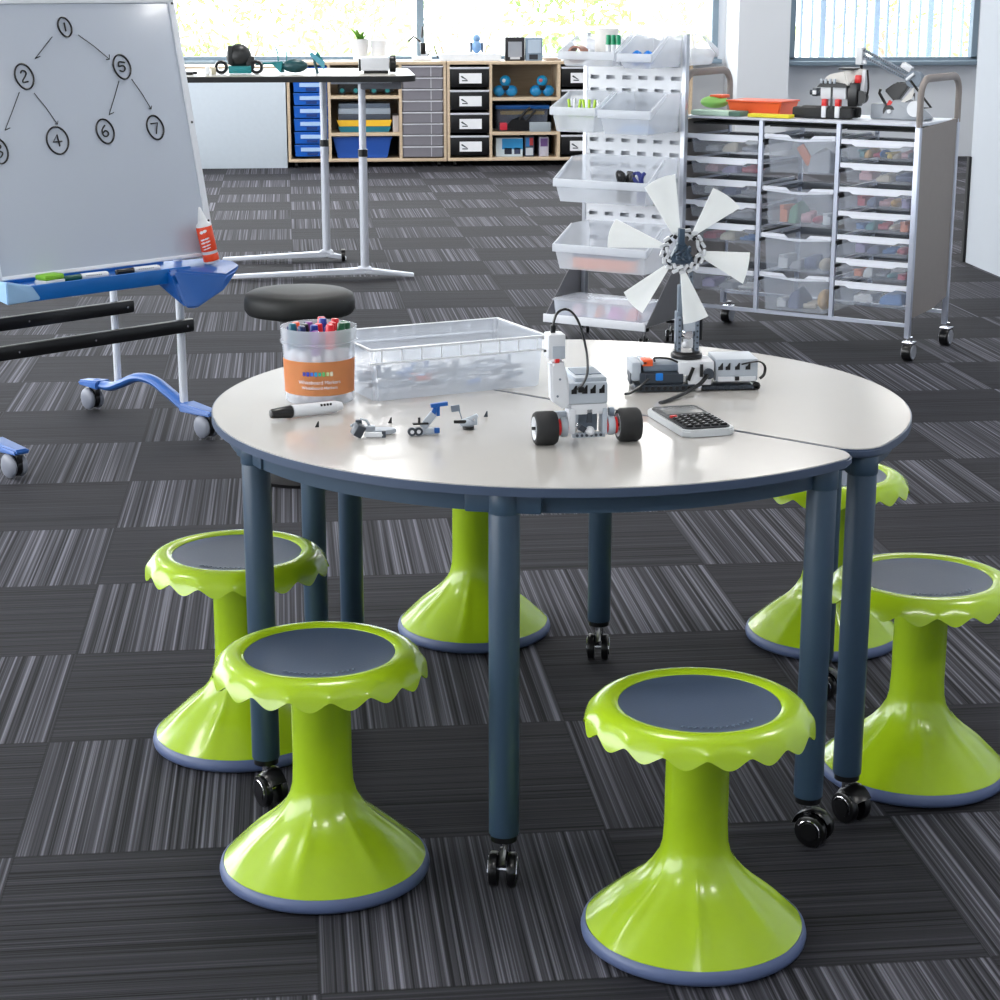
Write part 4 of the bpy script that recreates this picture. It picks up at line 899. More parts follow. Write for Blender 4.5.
# ------------------------------------------------------------------ hopper bins on the pegboard rack
RO = Vector((1.246, 7.359, 0)); RA = math.atan2(-.594, .804)
def rl(s, b_, z): return RO + Matrix.Rotation(RA, 3, 'Z') @ Vector((s, b_, z))
def hopper(name, label, s0, s1, zb, zlip, zback, b0=0.0, b1=0.28, m=SKIN2, flip=False, group='clear hopper bins hung on the rack'):
    t = thing(name, label, 'bin', rl((s0 + s1) / 2, (b0 + b1) / 2, zb), RA + (PI if flip else 0), group)
    w = (s1 - s0) / 2; d = (b1 - b0) / 2; H1 = zlip - zb; H2 = zback - zb; tt = 0.004; i = 0.018
    b = MB()
    b.bb(-w + i, w - i, -d + i, d, 0.0, tt)                                        # floor
    b.slab([(-w + i, -d + i, 0), (w - i, -d + i, 0), (w, -d, H1), (-w, -d, H1)], (0, tt, 0))     # front
    b.slab([(-w + i, d, 0), (w - i, d, 0), (w - i * .3, d, H2), (-w + i * .3, d, H2)], (0, -tt, 0))
    for s in (-1, 1):
        b.slab([(s * (w - i), -d + i, 0), (s * (w - i), d, 0), (s * (w - i * .3), d, H2), (s * (w - i * .3), -d + .14, H2), (s * w, -d, H1)], (-s * tt, 0, 0))
    b.build('bin_body', m, t)
    b = MB(); b.bb(-w - .003, w + .003, -d - .008, -d + .003, H1 - .030, H1 + .002, bev=.003)
    for s in (-1, 1):
        b.slab([(s * w, -d, H1 - .028), (s * (w - i * .3), -d + .14, H2 - .012), (s * (w - i * .3), -d + .14, H2), (s * w, -d, H1)], (s * .005, 0, 0))
    b.build('rim_lip', clear('bin_rim_plastic', (236, 240, 246), .60), t)
    return t
def rack():
    t = thing('storage_rack', 'rolling steel rack with perforated white panel holding clear bins, left of the cart', 'rack', RO, RA)
    b = MB()
    for s in (-0.445, 0.0):
        b.bb(s - .008, s + .010, 0.295, 0.325, 0.10, 1.225, bev=.003)
    b.build('post', ALU, t)
    b = MB(); z = 0.36
    ws = 0.437 / 6
    while z < 1.20:
        b.bb(-0.437, -0.004, 0.298, 0.302, z, z + 0.034)
        for k in range(7): x = -0.437 + k * ws; b.bb(max(-.437, x - .016), min(-.004, x + .016), 0.298, 0.302, z + 0.034, z + 0.050)
        z += 0.050
    b.build('perforated_panel', WHITE, t)
    b = MB(); b.bb(-0.437, -0.004, 0.322, 0.325, 0.36, 1.20); b.build('backing_sheet', mat('sheet_grey_white', (206, 210, 217), .4), t)
    b = MB(); b.bb(-0.46, 0.0, 0.0, 0.32, 0.098, 0.106); b.bb(-0.463, 0.003, -0.006, 0.004, 0.085, 0.118, bev=.002); b.build('bottom_shelf', mat('rack_white', (216, 219, 226), .4), t)
    for s in (-0.463, 0.0):
        b = MB(); b.slab([(s, 0.0, 0.10), (s, 0.32, 0.10), (s, 0.32, 0.34), (s, 0.28, 0.34)], (0.003, 0, 0)); b.build('shelf_side', mat('warm_steel', (124, 124, 128), .45, .3), t)
    for (s, bb_) in ((-0.43, 0.03), (-0.03, 0.05), (-0.43, 0.29), (-0.03, 0.29)):
        b = MB(); caster_mesh(b, 0.09, r=.026, w=.018, ang=0.5); c = b.build('caster', [BLACK, CHROME], t); c.location = (s, bb_, 0)
    # bins from the top: (label words)
    hopper('hopper_bin', 'wide clear bin of rolls and green markers, top row left on the rack', -0.40, -0.156, 1.105, 1.160, 1.220)
    hopper('hopper_bin', 'narrow clear bin with blue bottles, top row right on the rack', -0.140, 0.005, 1.100, 1.155, 1.222)
    hopper('hopper_bin', 'clear bin holding lime green tools, second row left on the rack', -0.435, -0.236, 0.850, 0.945, 1.00)
    hopper('hopper_bin', 'nearly empty clear bin, second row right on the rack', -0.220, 0.003, 0.848, 0.940, 1.00)
    hopper('hopper_bin', 'wide clear bin with black cable bundles, third row on the rack', -0.418, -0.002, 0.575, 0.665, 0.745)
    hopper('hopper_bin', 'wide clear bin with an orange strip, lowest of the hung bins', -0.418, -0.002, 0.305, 0.405, 0.475)
    hopper('hopper_bin', 'clear bin on the rack\'s far side, seen against the window frame', -0.30, 0.002, 1.10, 1.16, 1.225, b0=0.335, b1=0.60, flip=True)
    def item(name, geo, mats, s, b_, z, lb, cat, r=0): tag(geo.build(name, mats, None, loc=rl(s, b_, z), rot=RA + r), lb, cat)
    b = MB(); b.lathe([(0.020, 0), (0.047, 0), (0.047, 0.135), (0.020, 0.135), (0.020, 0)], 32); item('paper_roll', b, mat('roll_white', (222, 220, 218), .7), -0.27, 0.15, 1.11, 'white paper roll standing in the top left rack bin', 'roll')
    b = MB(); b.lathe([(0.026, 0), (0.034, 0), (0.034, 0.05), (0.026, 0.05), (0.026, 0)], 28, 0, Matrix.Rotation(PI / 2, 4, 'X') @ Matrix.Translation((0, .037, 0))); item('tape_roll', b, mat('brown_tape', (140, 92, 74), .4), -0.34, 0.07, 1.112, 'brown tape roll on edge in the top left rack bin', 'tape')
    for k, x in enumerate((-0.220, -0.198, -0.176)):
        b = MB(); b.cyl((0, 0, 0), (0, 0, .075), .010, seg=12); b.cyl((0, 0, .075), (0, 0, .112), .0105, .009, seg=12, m=1)
        item('green_marker', b, [WHITE, mat('marker_green', (0, 140, 96), .35)], x, 0.07, 1.112, ['leftmost', 'middle', 'rightmost'][k] + ' of three green-capped markers standing in the top rack bin', 'marker')
    for k, x in enumerate((-0.098, -0.05)):
        b = MB(); b.sph((0, 0, 0.03), 0.024, sc_=(1, 1, 1.3)); item('blue_bottle', b, mat('bottle_blue', (20, 110, 200), .25), x, 0.08, 1.106, ['left', 'right'][k] + ' of two small blue bottles in the top right rack bin', 'bottle')
    for k in range(7):
        b = MB(); b.box((0, 0, .065), (.009, .012, .075), rot=Matrix.Rotation(.15 * (k % 3 - 1), 4, 'Y'), bev=.003, m=(0 if k not in (1, 6) else 1)); b.cyl((0, 0, 0.004), (0, 0, 0.03), .005, seg=8, m=1)
        item('green_scissors', b, [mat('lime_handle', (168, 206, 40), .4), WHITE], -0.395 + k * .022, 0.08, 0.872, ['first', 'second', 'third', 'fourth', 'fifth', 'sixth', 'seventh'][k] + ' from the left of the lime handled tools in the second row rack bin', 'tool')
    b = MB(); b.hull([(-.08, -.02, 0), (.08, -.02, 0), (.08, .03, 0), (-.08, .03, 0), (-.05, 0, .03), (.06, 0, .035)], bev=.004); item('blue_cloth', b, mat('pale_blue_cloth', (130, 160, 200), .8), -0.10, 0.08, 0.853, 'pale blue folded cloth in the second row right rack bin', 'cloth')
    for k, (x, c) in enumerate(((-0.165, 'black'), (-0.12, 'black'), (-0.075, 'dark blue'))):
        b = MB(); RR = random.Random(k)
        for j in range(4): b.path(smooth_pts([(RR.uniform(-.02, .02), 0, 0.0), (RR.uniform(-.02, .02), .01, .04), (RR.uniform(-.03, .03), 0, .10), (RR.uniform(-.02, .02), .01, .115)], 4), .0075, 6)
        item('cable_bundle', b, BLACK if c == 'black' else mat('navy', (28, 40, 110), .5), x, 0.07, 0.582, {0: 'left black', 1: 'middle black', 2: 'dark blue'}[k] + ' cable bundle in the third row rack bin', 'cable')
    b = MB(); b.bb(-.15, .13, -.01, .02, 0, .045, bev=.003); b.bb(-.15, .13, -.012, .022, .045, .058, m=1); item('orange_set', b, [mat('salmon', (240, 160, 130), .5), mat('slate_strip', (90, 104, 130), .5)], -0.20, 0.045, 0.310, 'long salmon orange case in the lowest hung rack bin', 'case')
    b = MB(); b.bb(-.07, .05, -.01, .02, 0, .008); item('kraft_card', b, mat('ochre', (196, 140, 60), .6), -0.11, 0.09, 0.405, 'ochre card edge standing in the lowest hung rack bin', 'card')
    g = thing('lidded_box', 'flat clear lidded box with pink contents on the rack\'s bottom shelf', 'box', rl(-0.235, 0.11, 0.107), RA)
    b = MB(); wallbox(b, -.19, .19, -.085, .10, 0.001, .066, .003, .006); b.build('box_body', SKIN, g)
    b = MB(); b.bb(-.198, .198, -.093, .108, .066, .074, bev=.003); b.build('lid', SKIN2, g)
    for k, (x, w, mt_, nm) in enumerate(((-.12, .05, mat('pale_pink', (226, 190, 200), .6), 'pale pink'), (-.02, .03, mat('peach', (238, 160, 120), .5), 'peach'), (.06, .07, mat('magenta_soft', (208, 110, 180), .5), 'magenta'), (.135, .05, mat('coral', (235, 130, 120), .5), 'coral'))):
        b = MB(); b.hull([(-w / 2, -.04, 0), (w / 2, -.04, 0), (w / 2, .04, 0), (-w / 2, .04, 0), (-w / 3, 0, .05), (w / 3, 0.01, .04)], bev=.005)
        tag(b.build('craft_piece', mt_, None, loc=rl(-0.235 + x, 0.10, 0.111), rot=RA), nm + ' craft piece inside the flat box on the rack\'s bottom shelf', 'craft piece')

# ------------------------------------------------------------------ tray cart
CO = Vector((2.237, 7.119, 0)); CA = math.atan2(-.625, .781)
def cl(s, b_, z): return CO + Matrix.Rotation(CA, 3, 'Z') @ Vector((s, b_, z))
def cart():
    t = thing('tray_cart', 'silver rolling cart with three columns of clear trays and taupe end panels', 'cart', CO, CA)
    D = 0.40
    b = MB(); b.bb(-1.0, 0.0, 0.0, D, 0.893, 0.903, bev=.002); b.build('top_shelf', mat('cart_top', (206, 211, 222), .35), t)
    for s in (-1.0, 0.0):
        b = MB(); b.bb(s - .012, s + .010, -.010, .012, 0.085, 0.905, bev=.004); b.bb(s - .012, s + .010, D - .012, D + .010, 0.085, 0.905, bev=.004)
        # rounded handle loop above the top
        loop = [(s, 0.0, 0.89)] + [(s, 0.07 - .07 * math.cos(a), 1.005 + .065 * math.sin(a)) for a in [k * PI / 12 for k in range(7)]] + [(s, D - .07 + .07 * math.sin(a), 1.005 + .065 * math.cos(a)) for a in [k * PI / 12 for k in range(7)]] + [(s, D, 0.89)]
        b.build('end_frame', mat('cart_silver', (190, 196, 212), .3, .5), t)
        b = MB(); b.path(loop, .012, 10, flat=(.015, .012)); b.build('handle', TAUPE, t)
        b = MB(); b.prism([(0.012, 0.16), (0.012, 0.885), (D - .01, 0.905), (D - .01, 0.20), (D * .6, .17)], -.006, .004, mtx=Matrix.Translation((s, 0, 0)) @ Matrix(((0, 0, 1, 0), (1, 0, 0, 0), (0, 1, 0, 0), (0, 0, 0, 1)))); b.build('end_panel', TAUPE, t)
    for s in (-0.655, -0.325):
        b = MB(); b.bb(s - .008, s + .008, -.004, .012, 0.135, 0.893); b.bb(s - .008, s + .008, D - .02, D - .008, 0.135, 0.893); b.build('divider_post', mat('cart_silver', (190, 196, 212), .3, .5), t)
    b = MB(); b.bb(-1.0, 0.0, -.006, .008, 0.128, 0.142); b.bb(-1.0, 0.0, D - .008, D + .006, 0.128, 0.142); b.build('bottom_rail', mat('cart_silver', (190, 196, 212), .3, .5), t)
    for (s, bb_) in ((-0.985, 0.0), (0.0, 0.0), (-0.985, D), (0.0, D)):
        b = MB(); r = .036; x = s + .012
        b.cyl((x - .018, bb_ - .01, r), (x + .018, bb_ - .01, r), r, seg=24, bev=.004, m=0)
        for q in (-1, 1): b.cyl((x + q * .018, bb_ - .01, r), (x + q * .021, bb_ - .01, r), r * .78, seg=22, m=1)
        b.cyl((x, bb_, .05), (x, bb_, .092), .010, seg=12, m=2); b.bb(x - .022, x + .022, bb_ - .03, bb_ + .015, .066, .076, bev=.003, m=2)
        b.build('caster', [BLACK, mat('wheel_cover_grey', (150, 152, 160), .4), CHROME], t)
    # runners + trays
    cols = {'left': (-0.985, -0.668, [(.824, .068), (.733, .060), (.645, .060), (.557, .062), (.470, .070), (.285, .085)]),
            'middle': (-0.642, -0.338, [(.838, .145), (.633, .145), (.448, .145), (.290, .145)]),
            'right': (-0.312, -0.014, [(.828, .068), (.738, .066), (.645, .072), (.552, .070), (.460, .070), (.368, .072), (.278, .082)])}
    RR = random.Random(21)
    b = MB()
    for nm, (s0, s1, rows) in cols.items():
        for (zl, h) in rows:
            for s in (s0 - .004, s1 + .004): b.bb(s - .004, s + .004, 0.0, D - .02, zl - .030, zl - .018)
            b.bb(s0, s1, D - .022, D - .016, zl - .04, zl - .01)
        b.bb(s0, s1, 0.05, D - .05, .868, .874)
        for (zl, h) in rows:
            pass
    b.build('tray_runner', BLACKM, t)
    palette = {'red': (190, 50, 70), 'orange': (236, 120, 70), 'blue': (50, 110, 190), 'pink': (222, 170, 180), 'white': (226, 230, 236), 'teal': (60, 140, 150), 'amber': (226, 170, 80), 'navy': (60, 74, 120), 'lilac': (150, 140, 190), 'cream': (214, 204, 182), 'grey': (150, 156, 168), 'green': (60, 130, 90), 'yellow': (230, 200, 90)}
    contents = {('left', 0): ['white', 'cream', 'grey'], ('left', 1): ['pink', 'lilac', 'red'], ('left', 2): ['white', 'navy', 'grey'], ('left', 3): ['white', 'grey'], ('left', 4): ['red', 'cream', 'blue'], ('left', 5): ['lilac', 'grey', 'white'],
                ('middle', 0): ['orange', 'grey'], ('middle', 1): ['orange', 'green', 'pink', 'red', 'white'], ('middle', 2): ['white', 'grey', 'navy', 'cream'], ('middle', 3): ['white', 'navy', 'cream', 'amber'],
                ('right', 0): ['teal', 'amber', 'red', 'blue', 'yellow', 'cream', 'pink', 'grey'], ('right', 1): ['pink', 'cream', 'navy'], ('right', 2): ['red', 'navy', 'pink', 'amber', 'lilac'], ('right', 3): ['blue', 'teal', 'red', 'cream', 'orange'], ('right', 4): ['lilac', 'navy', 'blue', 'red'], ('right', 5): ['orange', 'white', 'grey', 'teal', 'red'], ('right', 6): ['white', 'blue']}
    ordn = ['top', 'second', 'third', 'fourth', 'fifth', 'sixth', 'seventh']
    for nm, (s0, s1, rows) in cols.items():
        for i, (zl, h) in enumerate(rows):
            b = MB(); wallbox(b, s0 + .022, s1 - .014, 0.008, D - .04, zl - h, zl - .006, .003, .008)
            tr = b.build('tray', SKIN3 if nm != 'middle' else clear('box_plastic', (220, 228, 240), .21), t)
            b = MB()
            if nm == 'middle':
                b.prism([(s0 + .002, zl + .006), (s0 + .10, zl + .004), (s0 + .12, zl - .012), (s1 - .11, zl - .012), (s1 - .09, zl + .004), (s1 - .002, zl + .006), (s1 - .002, zl - .012), (s0 + .16, zl - .022), (s0 + .002, zl - .012)][::-1], 0, .006, mtx=Matrix.Translation((0, .008, 0)) @ Matrix.Rotation(PI / 2, 4, 'X'))
            else:
                b.slab([(s0, -.002, zl - .010), (s1, -.002, zl - .010), (s1, -.002, zl + .008), (s0, -.002, zl + .008)], (0, .008, 0))
                b.slab([(s0 + .06, -.004, zl - .018), (s1 - .06, -.004, zl - .018), (s1 - .04, -.004, zl - .008), (s0 + .04, -.004, zl - .008)], (0, .008, 0))
            for s in (s0, s1): b.bb(s - .004 if s == s1 else s, s if s == s1 else s + .004, 0.0, D - .04, zl - .008, zl + .002)
            b.build('tray_lip', VLIP, tr)
            cs = contents[(nm, i)]; n = len(cs); wdt = (s1 - s0 - .07) / n
            for k, c in enumerate(cs):
                x = s0 + .042 + wdt * (k + .5); hh = min(h - .02, RR.uniform(.022, .045) if nm != 'middle' else RR.uniform(.03, .09)); ww = wdt * .86
                g = MB()
                if nm == 'middle' and i == 0 and c == 'orange':
                    g.box((0.03, 0, .062), (.035, .012, .085), rot=Matrix.Rotation(-.6, 4, 'Y'), bev=.010)
                elif k % 4 == 1:
                    g.hull([(-ww / 2, -.05, 0), (ww / 2, -.05, 0), (ww / 2, .10, 0), (-ww / 2, .10, 0), (-ww / 2.4, -.04, hh * .7), (ww / 3, -.03, hh), (ww / 2.2, .08, hh * .5), (-ww / 3, .08, hh)], bev=.004)
                elif k % 4 == 2:
                    for q in range(3): g.cyl((-ww / 2 + q * .004, -.03 + q * .03, hh * .3 + q * .003), (ww / 2 - q * .003, -.02 + q * .03, hh * .3 + q * .004), hh * .28, seg=12, bev=.003)
                elif k % 4 == 3:
                    g.sph((0, 0, hh * .48), 1.0, sc_=(ww * .5, .05, hh * .48))
                else:
                    g.box((-ww * .1, .01, hh * .35), (ww * .8, .12, hh * .68), rot=.12, bev=.004)
                    g.box((ww * .12, -.01, hh * .8), (ww * .6, .08, hh * .25), rot=-.25, bev=.003)
                o = g.build('craft_supply', mat('supply_' + c, tuple(int(v * .72 + 168 * .28) for v in palette[c]), .5), None, loc=cl(x, 0.10 + (.0 if k % 2 else .01), zl - h + .0035), rot=CA)
                tag(o, '%s craft supply in the %s tray of the cart\'s %s column' % (c, ordn[i], nm), 'craft supply', 'craft supplies inside the cart trays')
    # things on top
    z = 0.904
    def put(name, lb, cat, s, b_, r=0): return thing(name, lb, cat, cl(s, b_, z), CA + r)
    g = put('orange_box', 'orange open plastic box on the cart top', 'box', -0.742, 0.16)
    b = MB(); b.hull([(-.10, -.06, 0), (.11, -.06, 0), (.11, .09, 0), (-.10, .09, 0), (-.115, -.07, .055), (.125, -.07, .055), (.125, .10, .055), (-.115, .10, .055)], bev=.004); b.build('box_body', ORANGE, g)
    b = MB(); b.bb(-.118, .128, -.074, .104, .052, .060, bev=.003); b.build('rim', mat('orange_rim', (226, 84, 36), .4), g)
    g = put('green_pouch', 'light green soft pouch at the left end of the cart top', 'pouch', -0.942, 0.15)
    b = MB(); b.sph((0, 0, .046), .060, sc_=(.95, 1.1, .42)); b.build('pouch_body', mat('pouch_green', (150, 208, 110), .6), g)
    b = MB(); b.bb(-.01, .045, -.03, .05, .062, .076, bev=.006); b.build('flap', ORANGE, g)
    b = MB(); b.bb(-.12, .05, -.04, .04, 0.001, .020, bev=.003); b.bb(.05, .10, -.04, .04, .001, .020, bev=.003, m=1)
    tag(b.build('paper_pad', [mat('mint_pad', (196, 224, 206), .6), mat('dark_sage', (90, 124, 110), .6)], None, loc=cl(-0.855, 0.045, z), rot=CA), 'pale mint and sage pad under the green pouch on the cart', 'pad')
    b = MB(); b.bb(-.09, .09, -.03, .02, 0.001, .014, bev=.002)
    tag(b.build('sticky_pad', mat('sticky_yellow', (236, 222, 50), .6), None, loc=cl(-0.63, 0.035, z), rot=CA), 'bright yellow flat pad in front of the orange box on the cart', 'pad')
    # EV robot: tracked body
    g = put('tracked_robot', 'white, black and red toy robot on black tracks on the cart top', 'robot', -0.40, 0.12, 0.05)
    b = MB(); b.bb(-.16, .09, -.05, -.02, .001, .045, bev=.018); b.bb(-.16, .09, .04, .07, .001, .045, bev=.018); b.bb(-.12, .07, -.03, .05, .008, .036); b.build('track', BLACKM, g)
    for x in (-.025, .030):
        b = MB(); b.box((x, -.04, .062), (.020, .03, .03), bev=.004); b.box((x, -.042, .030), (.020, .026, .05), bev=.005, m=1); b.build('leg', [RED, WHITE], g)
    b = MB(); b.bb(-.045, .060, -.045, .05, .076, .125, bev=.006); b.bb(-.001, .007, -.047, -.04, .012, .125, m=1); b.build('torso', [WHITE, BLACK], g)
    b = MB(); b.hull([(-.05, -.05, .128), (.07, -.05, .128), (.11, .04, .14), (-.03, .05, .13), (-.02, -.04, .168), (.05, -.04, .185), (.12, .02, .192), (.05, .05, .19)], bev=.004); b.build('shoulder_shell', mat('shell_white', (206, 204, 200), .35), g)
    b = MB(); b.hull([(-.058, -.056, .122), (.07, -.056, .122), (.06, -.056, .138), (-.03, -.056, .150), (-.058, -.02, .122), (.07, 0, .122)], bev=.002); b.bb(.02, .09, -.03, .03, .188, .196, bev=.002); b.bb(.066, .105, -.04, .03, .05, .14, bev=.006); b.build('trim', BLACK, g)
    for k in range(4): b = MB(); b.box((-.036 + k * .018, -.060, .146), (.010, .008, .018), bev=.002); b.build('tooth', LG, g)
    b = MB(); b.bb(-.085, -.062, -.03, .02, .085, .118, bev=.004); b.cyl((-.095, -.02, .10), (-.045, -.02, .10), .010, seg=12); b.box((-.074, -.032, .10), (.016, .004, .016), bev=.002, m=1); b.build('left_claw', [DG, PAPER], g)
    b = MB(); b.box((.118, -.01, .14), (.018, .016, .10), rot=Matrix.Rotation(.08, 4, 'Y'), bev=.005, m=1); b.box((.10, -.02, .155), (.022, .02, .03), m=2, bev=.004); b.path(smooth_pts([(.10, -.02, .09), (.13, -.02, .08), (.142, -.02, .12), (.135, -.02, .19)], 4), .004, 6); b.cyl((.112, -.03, .085), (.112, .0, .085), .026, seg=16); b.build('right_arm', [BLACK, WHITE, RED], g)
    # robot arm
    g = put('robot_arm', 'grey and white jointed toy crane arm reaching up beside the tracked robot', 'robot', -0.14, 0.21, 0.0)
    b = MB(); b.bb(-.13, -.075, -.04, .03, .001, .060, bev=.006); b.hull([(-.09, -.05, 0.001), (.10, -.05, .001), (.10, .06, .001), (-.09, .06, .001), (-.05, -.03, .075), (.05, -.02, .07), (.0, .04, .08)], bev=.005); b.cyl((.055, -.055, .045), (.055, -.03, .045), .030, seg=18, m=1); b.build('base', [mat('arm_grey', (150, 156, 164), .4), WHITE], g)
    b = MB(); b.hull([(-.09, -.01, .11), (-.04, -.01, .145), (.02, -.01, .14), (-.04, -.01, .06), (-.09, .02, .11), (.02, .02, .14), (-.04, .02, .06)], bev=.004); b.path([(-.10, -.02, .115), (-.105, -.02, .10), (-.075, -.02, .055), (-.04, -.02, .03)], .006, 8); b.path([(-.01, -.02, .06), (.04, -.02, .10), (.045, -.02, .05), (-.01, -.02, .06)], .006, 8); b.path([(.02, -.02, .15), (.11, -.02, .05), (.04, -.02, .045)], .005, 8); b.cyl((-.055, -.04, .032), (-.055, -.01, .032), .024, seg=14); b.build('linkage', BLACK, g)
    b = MB(); b.hull([(-.03, -.026, .05), (.04, -.026, .125), (.035, -.026, .085), (-.03, -.02, .05), (.04, -.02, .125)]); b.build('side_plate', mat('shell_white', (206, 204, 200), .35), g)
    b = MB(); holes_beam(b, (-.185, -.005, .262), (.025, -.005, .165), .012); holes_beam(b, (-.185, -.005, .240), (.0, -.005, .155), .012); b.build('boom', [MG, DG], g)
    b = MB(); b.cyl((.03, -.02, .155), (.03, .02, .155), .032, seg=20); b.build('joint', MG, g)
    b = MB(); b.box((.000, -.01, .20), (.045, .03, .022), rot=Matrix.Rotation(.5, 4, 'Y'), bev=.005); b.box((.02, -.024, .165), (.04, .012, .012), rot=Matrix.Rotation(-.7, 4, 'Y'), bev=.004); b.build('white_bracket', WHITE, g)
    b = MB(); b.bb(-.212, -.185, -.02, .02, .205, .272, bev=.004); b.box((-.180, -.006, .215), (.020, .014, .016), bev=.003); b.build('gripper_head', WHITE, g)
    b = MB(); b.cyl((-.05, -.05, .032), (-.05, -.042, .032), .008, seg=12, m=1); b.box((-.055, -.03, .062), (.016, .01, .02), rot=Matrix.Rotation(.5, 4, 'Y')); b.path([(-.19, -.01, .205), (-.188, -.01, .185)], .006, 8, m=2); b.build('accent', [RED, WHITE, BLACK], g)

# ------------------------------------------------------------------ back storage units
YF = 15.56
def back_units():
    ZT = 0.832
    # white cupboard at the left
    t = thing('white_cupboard', 'plain white cupboard behind the high table, left of the blue trays', 'cupboard', (-1.2, YF, 0))
    b = MB(); b.bb(-1.2, 0.90, 0.0, 0.48, 0.0, 0.775, bev=.003); b.build('front_panel', BOARDW, t)
    b = MB(); b.bb(-1.2, 0.905, -.01, 0.5, 0.775, 0.80, bev=.003); b.build('top', MAPLE, t)
    t.location = (-1.2, YF, 0)
    def unit(label, x0, xs, W):
        t = thing('storage_unit', label, 'cabinet', (x0, YF, 0), group='maple storage units under the window')
        b = MB(); th = .022
        b.bb(0, W, 0, .46, ZT - .024, ZT, bev=.002); b.bb(0, W, 0, .46, .045, .069, bev=.002)
        for x in xs: b.bb(x - th / 2, x + th / 2, 0.001, .46, .069, ZT - .024)
        b.build('carcass', MAPLE, t)
        b = MB(); b.bb(0.01, W - .01, .45, .458, .069, ZT - .024); b.build('back_board', MAPLEIN, t)
        for x in (.06, W - .06):
            b = MB(); b.cyl((x - .012, .04, .022), (x + .012, .04, .022), .021, seg=16); b.cyl((x, .04, .03), (x, .04, .046), .01, seg=10, m=1); b.build('caster', [BLACK, CHROME], t)
        return t
    uA = unit('maple storage unit with blue trays, open shelves and grey trays', -0.29, (0.011, 0.335, 0.905, 1.262), 1.272)
    uB = unit('maple storage unit with black drawers and open shelves, right of the grey trays', 0.99, (0.011, 0.352, 0.905, 1.262), 1.272)
    uC = unit('maple storage unit mostly hidden behind the bin rack', 2.27, (0.011, 0.352, 0.705), 0.715)
    def shelves(t, x0, x1, zs, dark=()):
        for z in zs: b = MB(); b.bb(x0, x1, .002, .45, z - .012, z + .012); b.build('shelf', MAPLE, t)
        for (z0, z1) in dark: b = MB(); b.bb(x0, x1, .43, .449, z0, z1); b.build('recess_shade_sheet', CAVITY, t)  # near-black sheet paints the shade at the back of the shelf
    shelves(uA, 0.346, 0.894, (.555, .262), ((.07, .25),))
    shelves(uB, 0.363, 0.894, (.535, .262), ((.07, .25), (.274, .52)))
    b = MB(); b.bb(.022, .324, .43, .449, .07, .808); b.build('recess_shade_sheet', CAVITY, uA)  # same painted shade, behind the blue trays
    # blue trays
    for k in range(7):
        z1 = .792 - k * .1015
        b = MB(); wallbox(b, .055, .318, 0.004, .42, z1 - .092, z1, .004, .004); b.bb(.05, .322, -.002, .006, z1 - .012, z1, bev=.002)
        tr = b.build('tray', mat('tray_blue', (12, 92, 190), .35), uA)
        b = MB(); b.bb(.10, .295, -.004, .002, z1 - .052, z1 - .022); b.build('label_card', mat('label_blue', (170, 200, 236), .5), tr)
        b = MB(); b.bb(.150, .235, -.003, .003, z1 - .082, z1 - .062); b.build('finger_slot', mat('slot_navy', (8, 52, 120), .5), tr)
    for k in range(8):
        z1 = .796 - k * .0905
        b = MB(); wallbox(b, .922, 1.245, 0.004, .42, z1 - .082, z1, .004, .003)
        tr = b.build('tray', mat('tray_grey', (126, 124, 132), .4), uA)
        b = MB(); b.bb(.918, 1.250, -.003, .006, z1 - .008, z1 + .002, bev=.001); b.bb(1.148, 1.153, -.001, .004, z1 - .08, z1); b.build('tray_lip', mat('lip_grey', (206, 206, 214), .4), tr)
    for (u, xo) in ((uB, 0), (uB, .900), (uC, 0)):
        for k in range(4):
            z1 = .790 - k * .180
            b = MB(); b.bb(xo + .028, xo + .336, 0.0, .42, z1 - .160, z1, bev=.004); tr = b.build('drawer', BLACK, u)
            b = MB(); b.bb(xo + .022, xo + .340, -.006, .004, z1 - .018, z1 - .002, bev=.003); b.build('drawer_lip', mat('lip_pale', (200, 204, 212), .4), tr)
            b = MB(); b.bb(xo + .098, xo + .278, -.003, .002, z1 - .130, z1 - .050); cd = b.build('label_card', PAPER, tr)
            b = MB(); b.hull([(xo + .108, -.0035, z1 - .075), (xo + .120, -.0035, z1 - .070), (xo + .150, -.0035, z1 - .100), (xo + .165, -.0035, z1 - .102), (xo + .120, -.0045, z1 - .085)]); b.bb(xo + .12, xo + .165, -.0042, -.003, z1 - .112, z1 - .104); b.build('label_picture', DG, cd)
    # things on the shelves of A
    def box_item(name, x, w, z, h, c, lb, cat, d=.3, y=.08, extra=None, taper=0):
        b = MB()
        if taper: b.hull([(-w / 2 + taper, 0, 0), (w / 2 - taper, 0, 0), (w / 2 - taper, d, 0), (-w / 2 + taper, d, 0), (-w / 2, 0, h), (w / 2, 0, h), (w / 2, d, h), (-w / 2, d, h)], bev=.003)
        else: b.bb(-w / 2, w / 2, 0, d, 0, h, bev=.003)
        ms = [mat('%s_%s' % (name, '_'.join(map(str, c))), c, .45)]
        if extra:
            for (x0, x1, z0, z1, cc) in extra: ms.append(mat('print_%s' % '_'.join(map(str, cc)), cc, .5)); b.bb(x0, x1, -.002, .001, z0, z1, m=len(ms) - 1)
        return tag(b.build(name, ms, None, loc=(x, YF + y, z)), lb, cat)
    za = .567
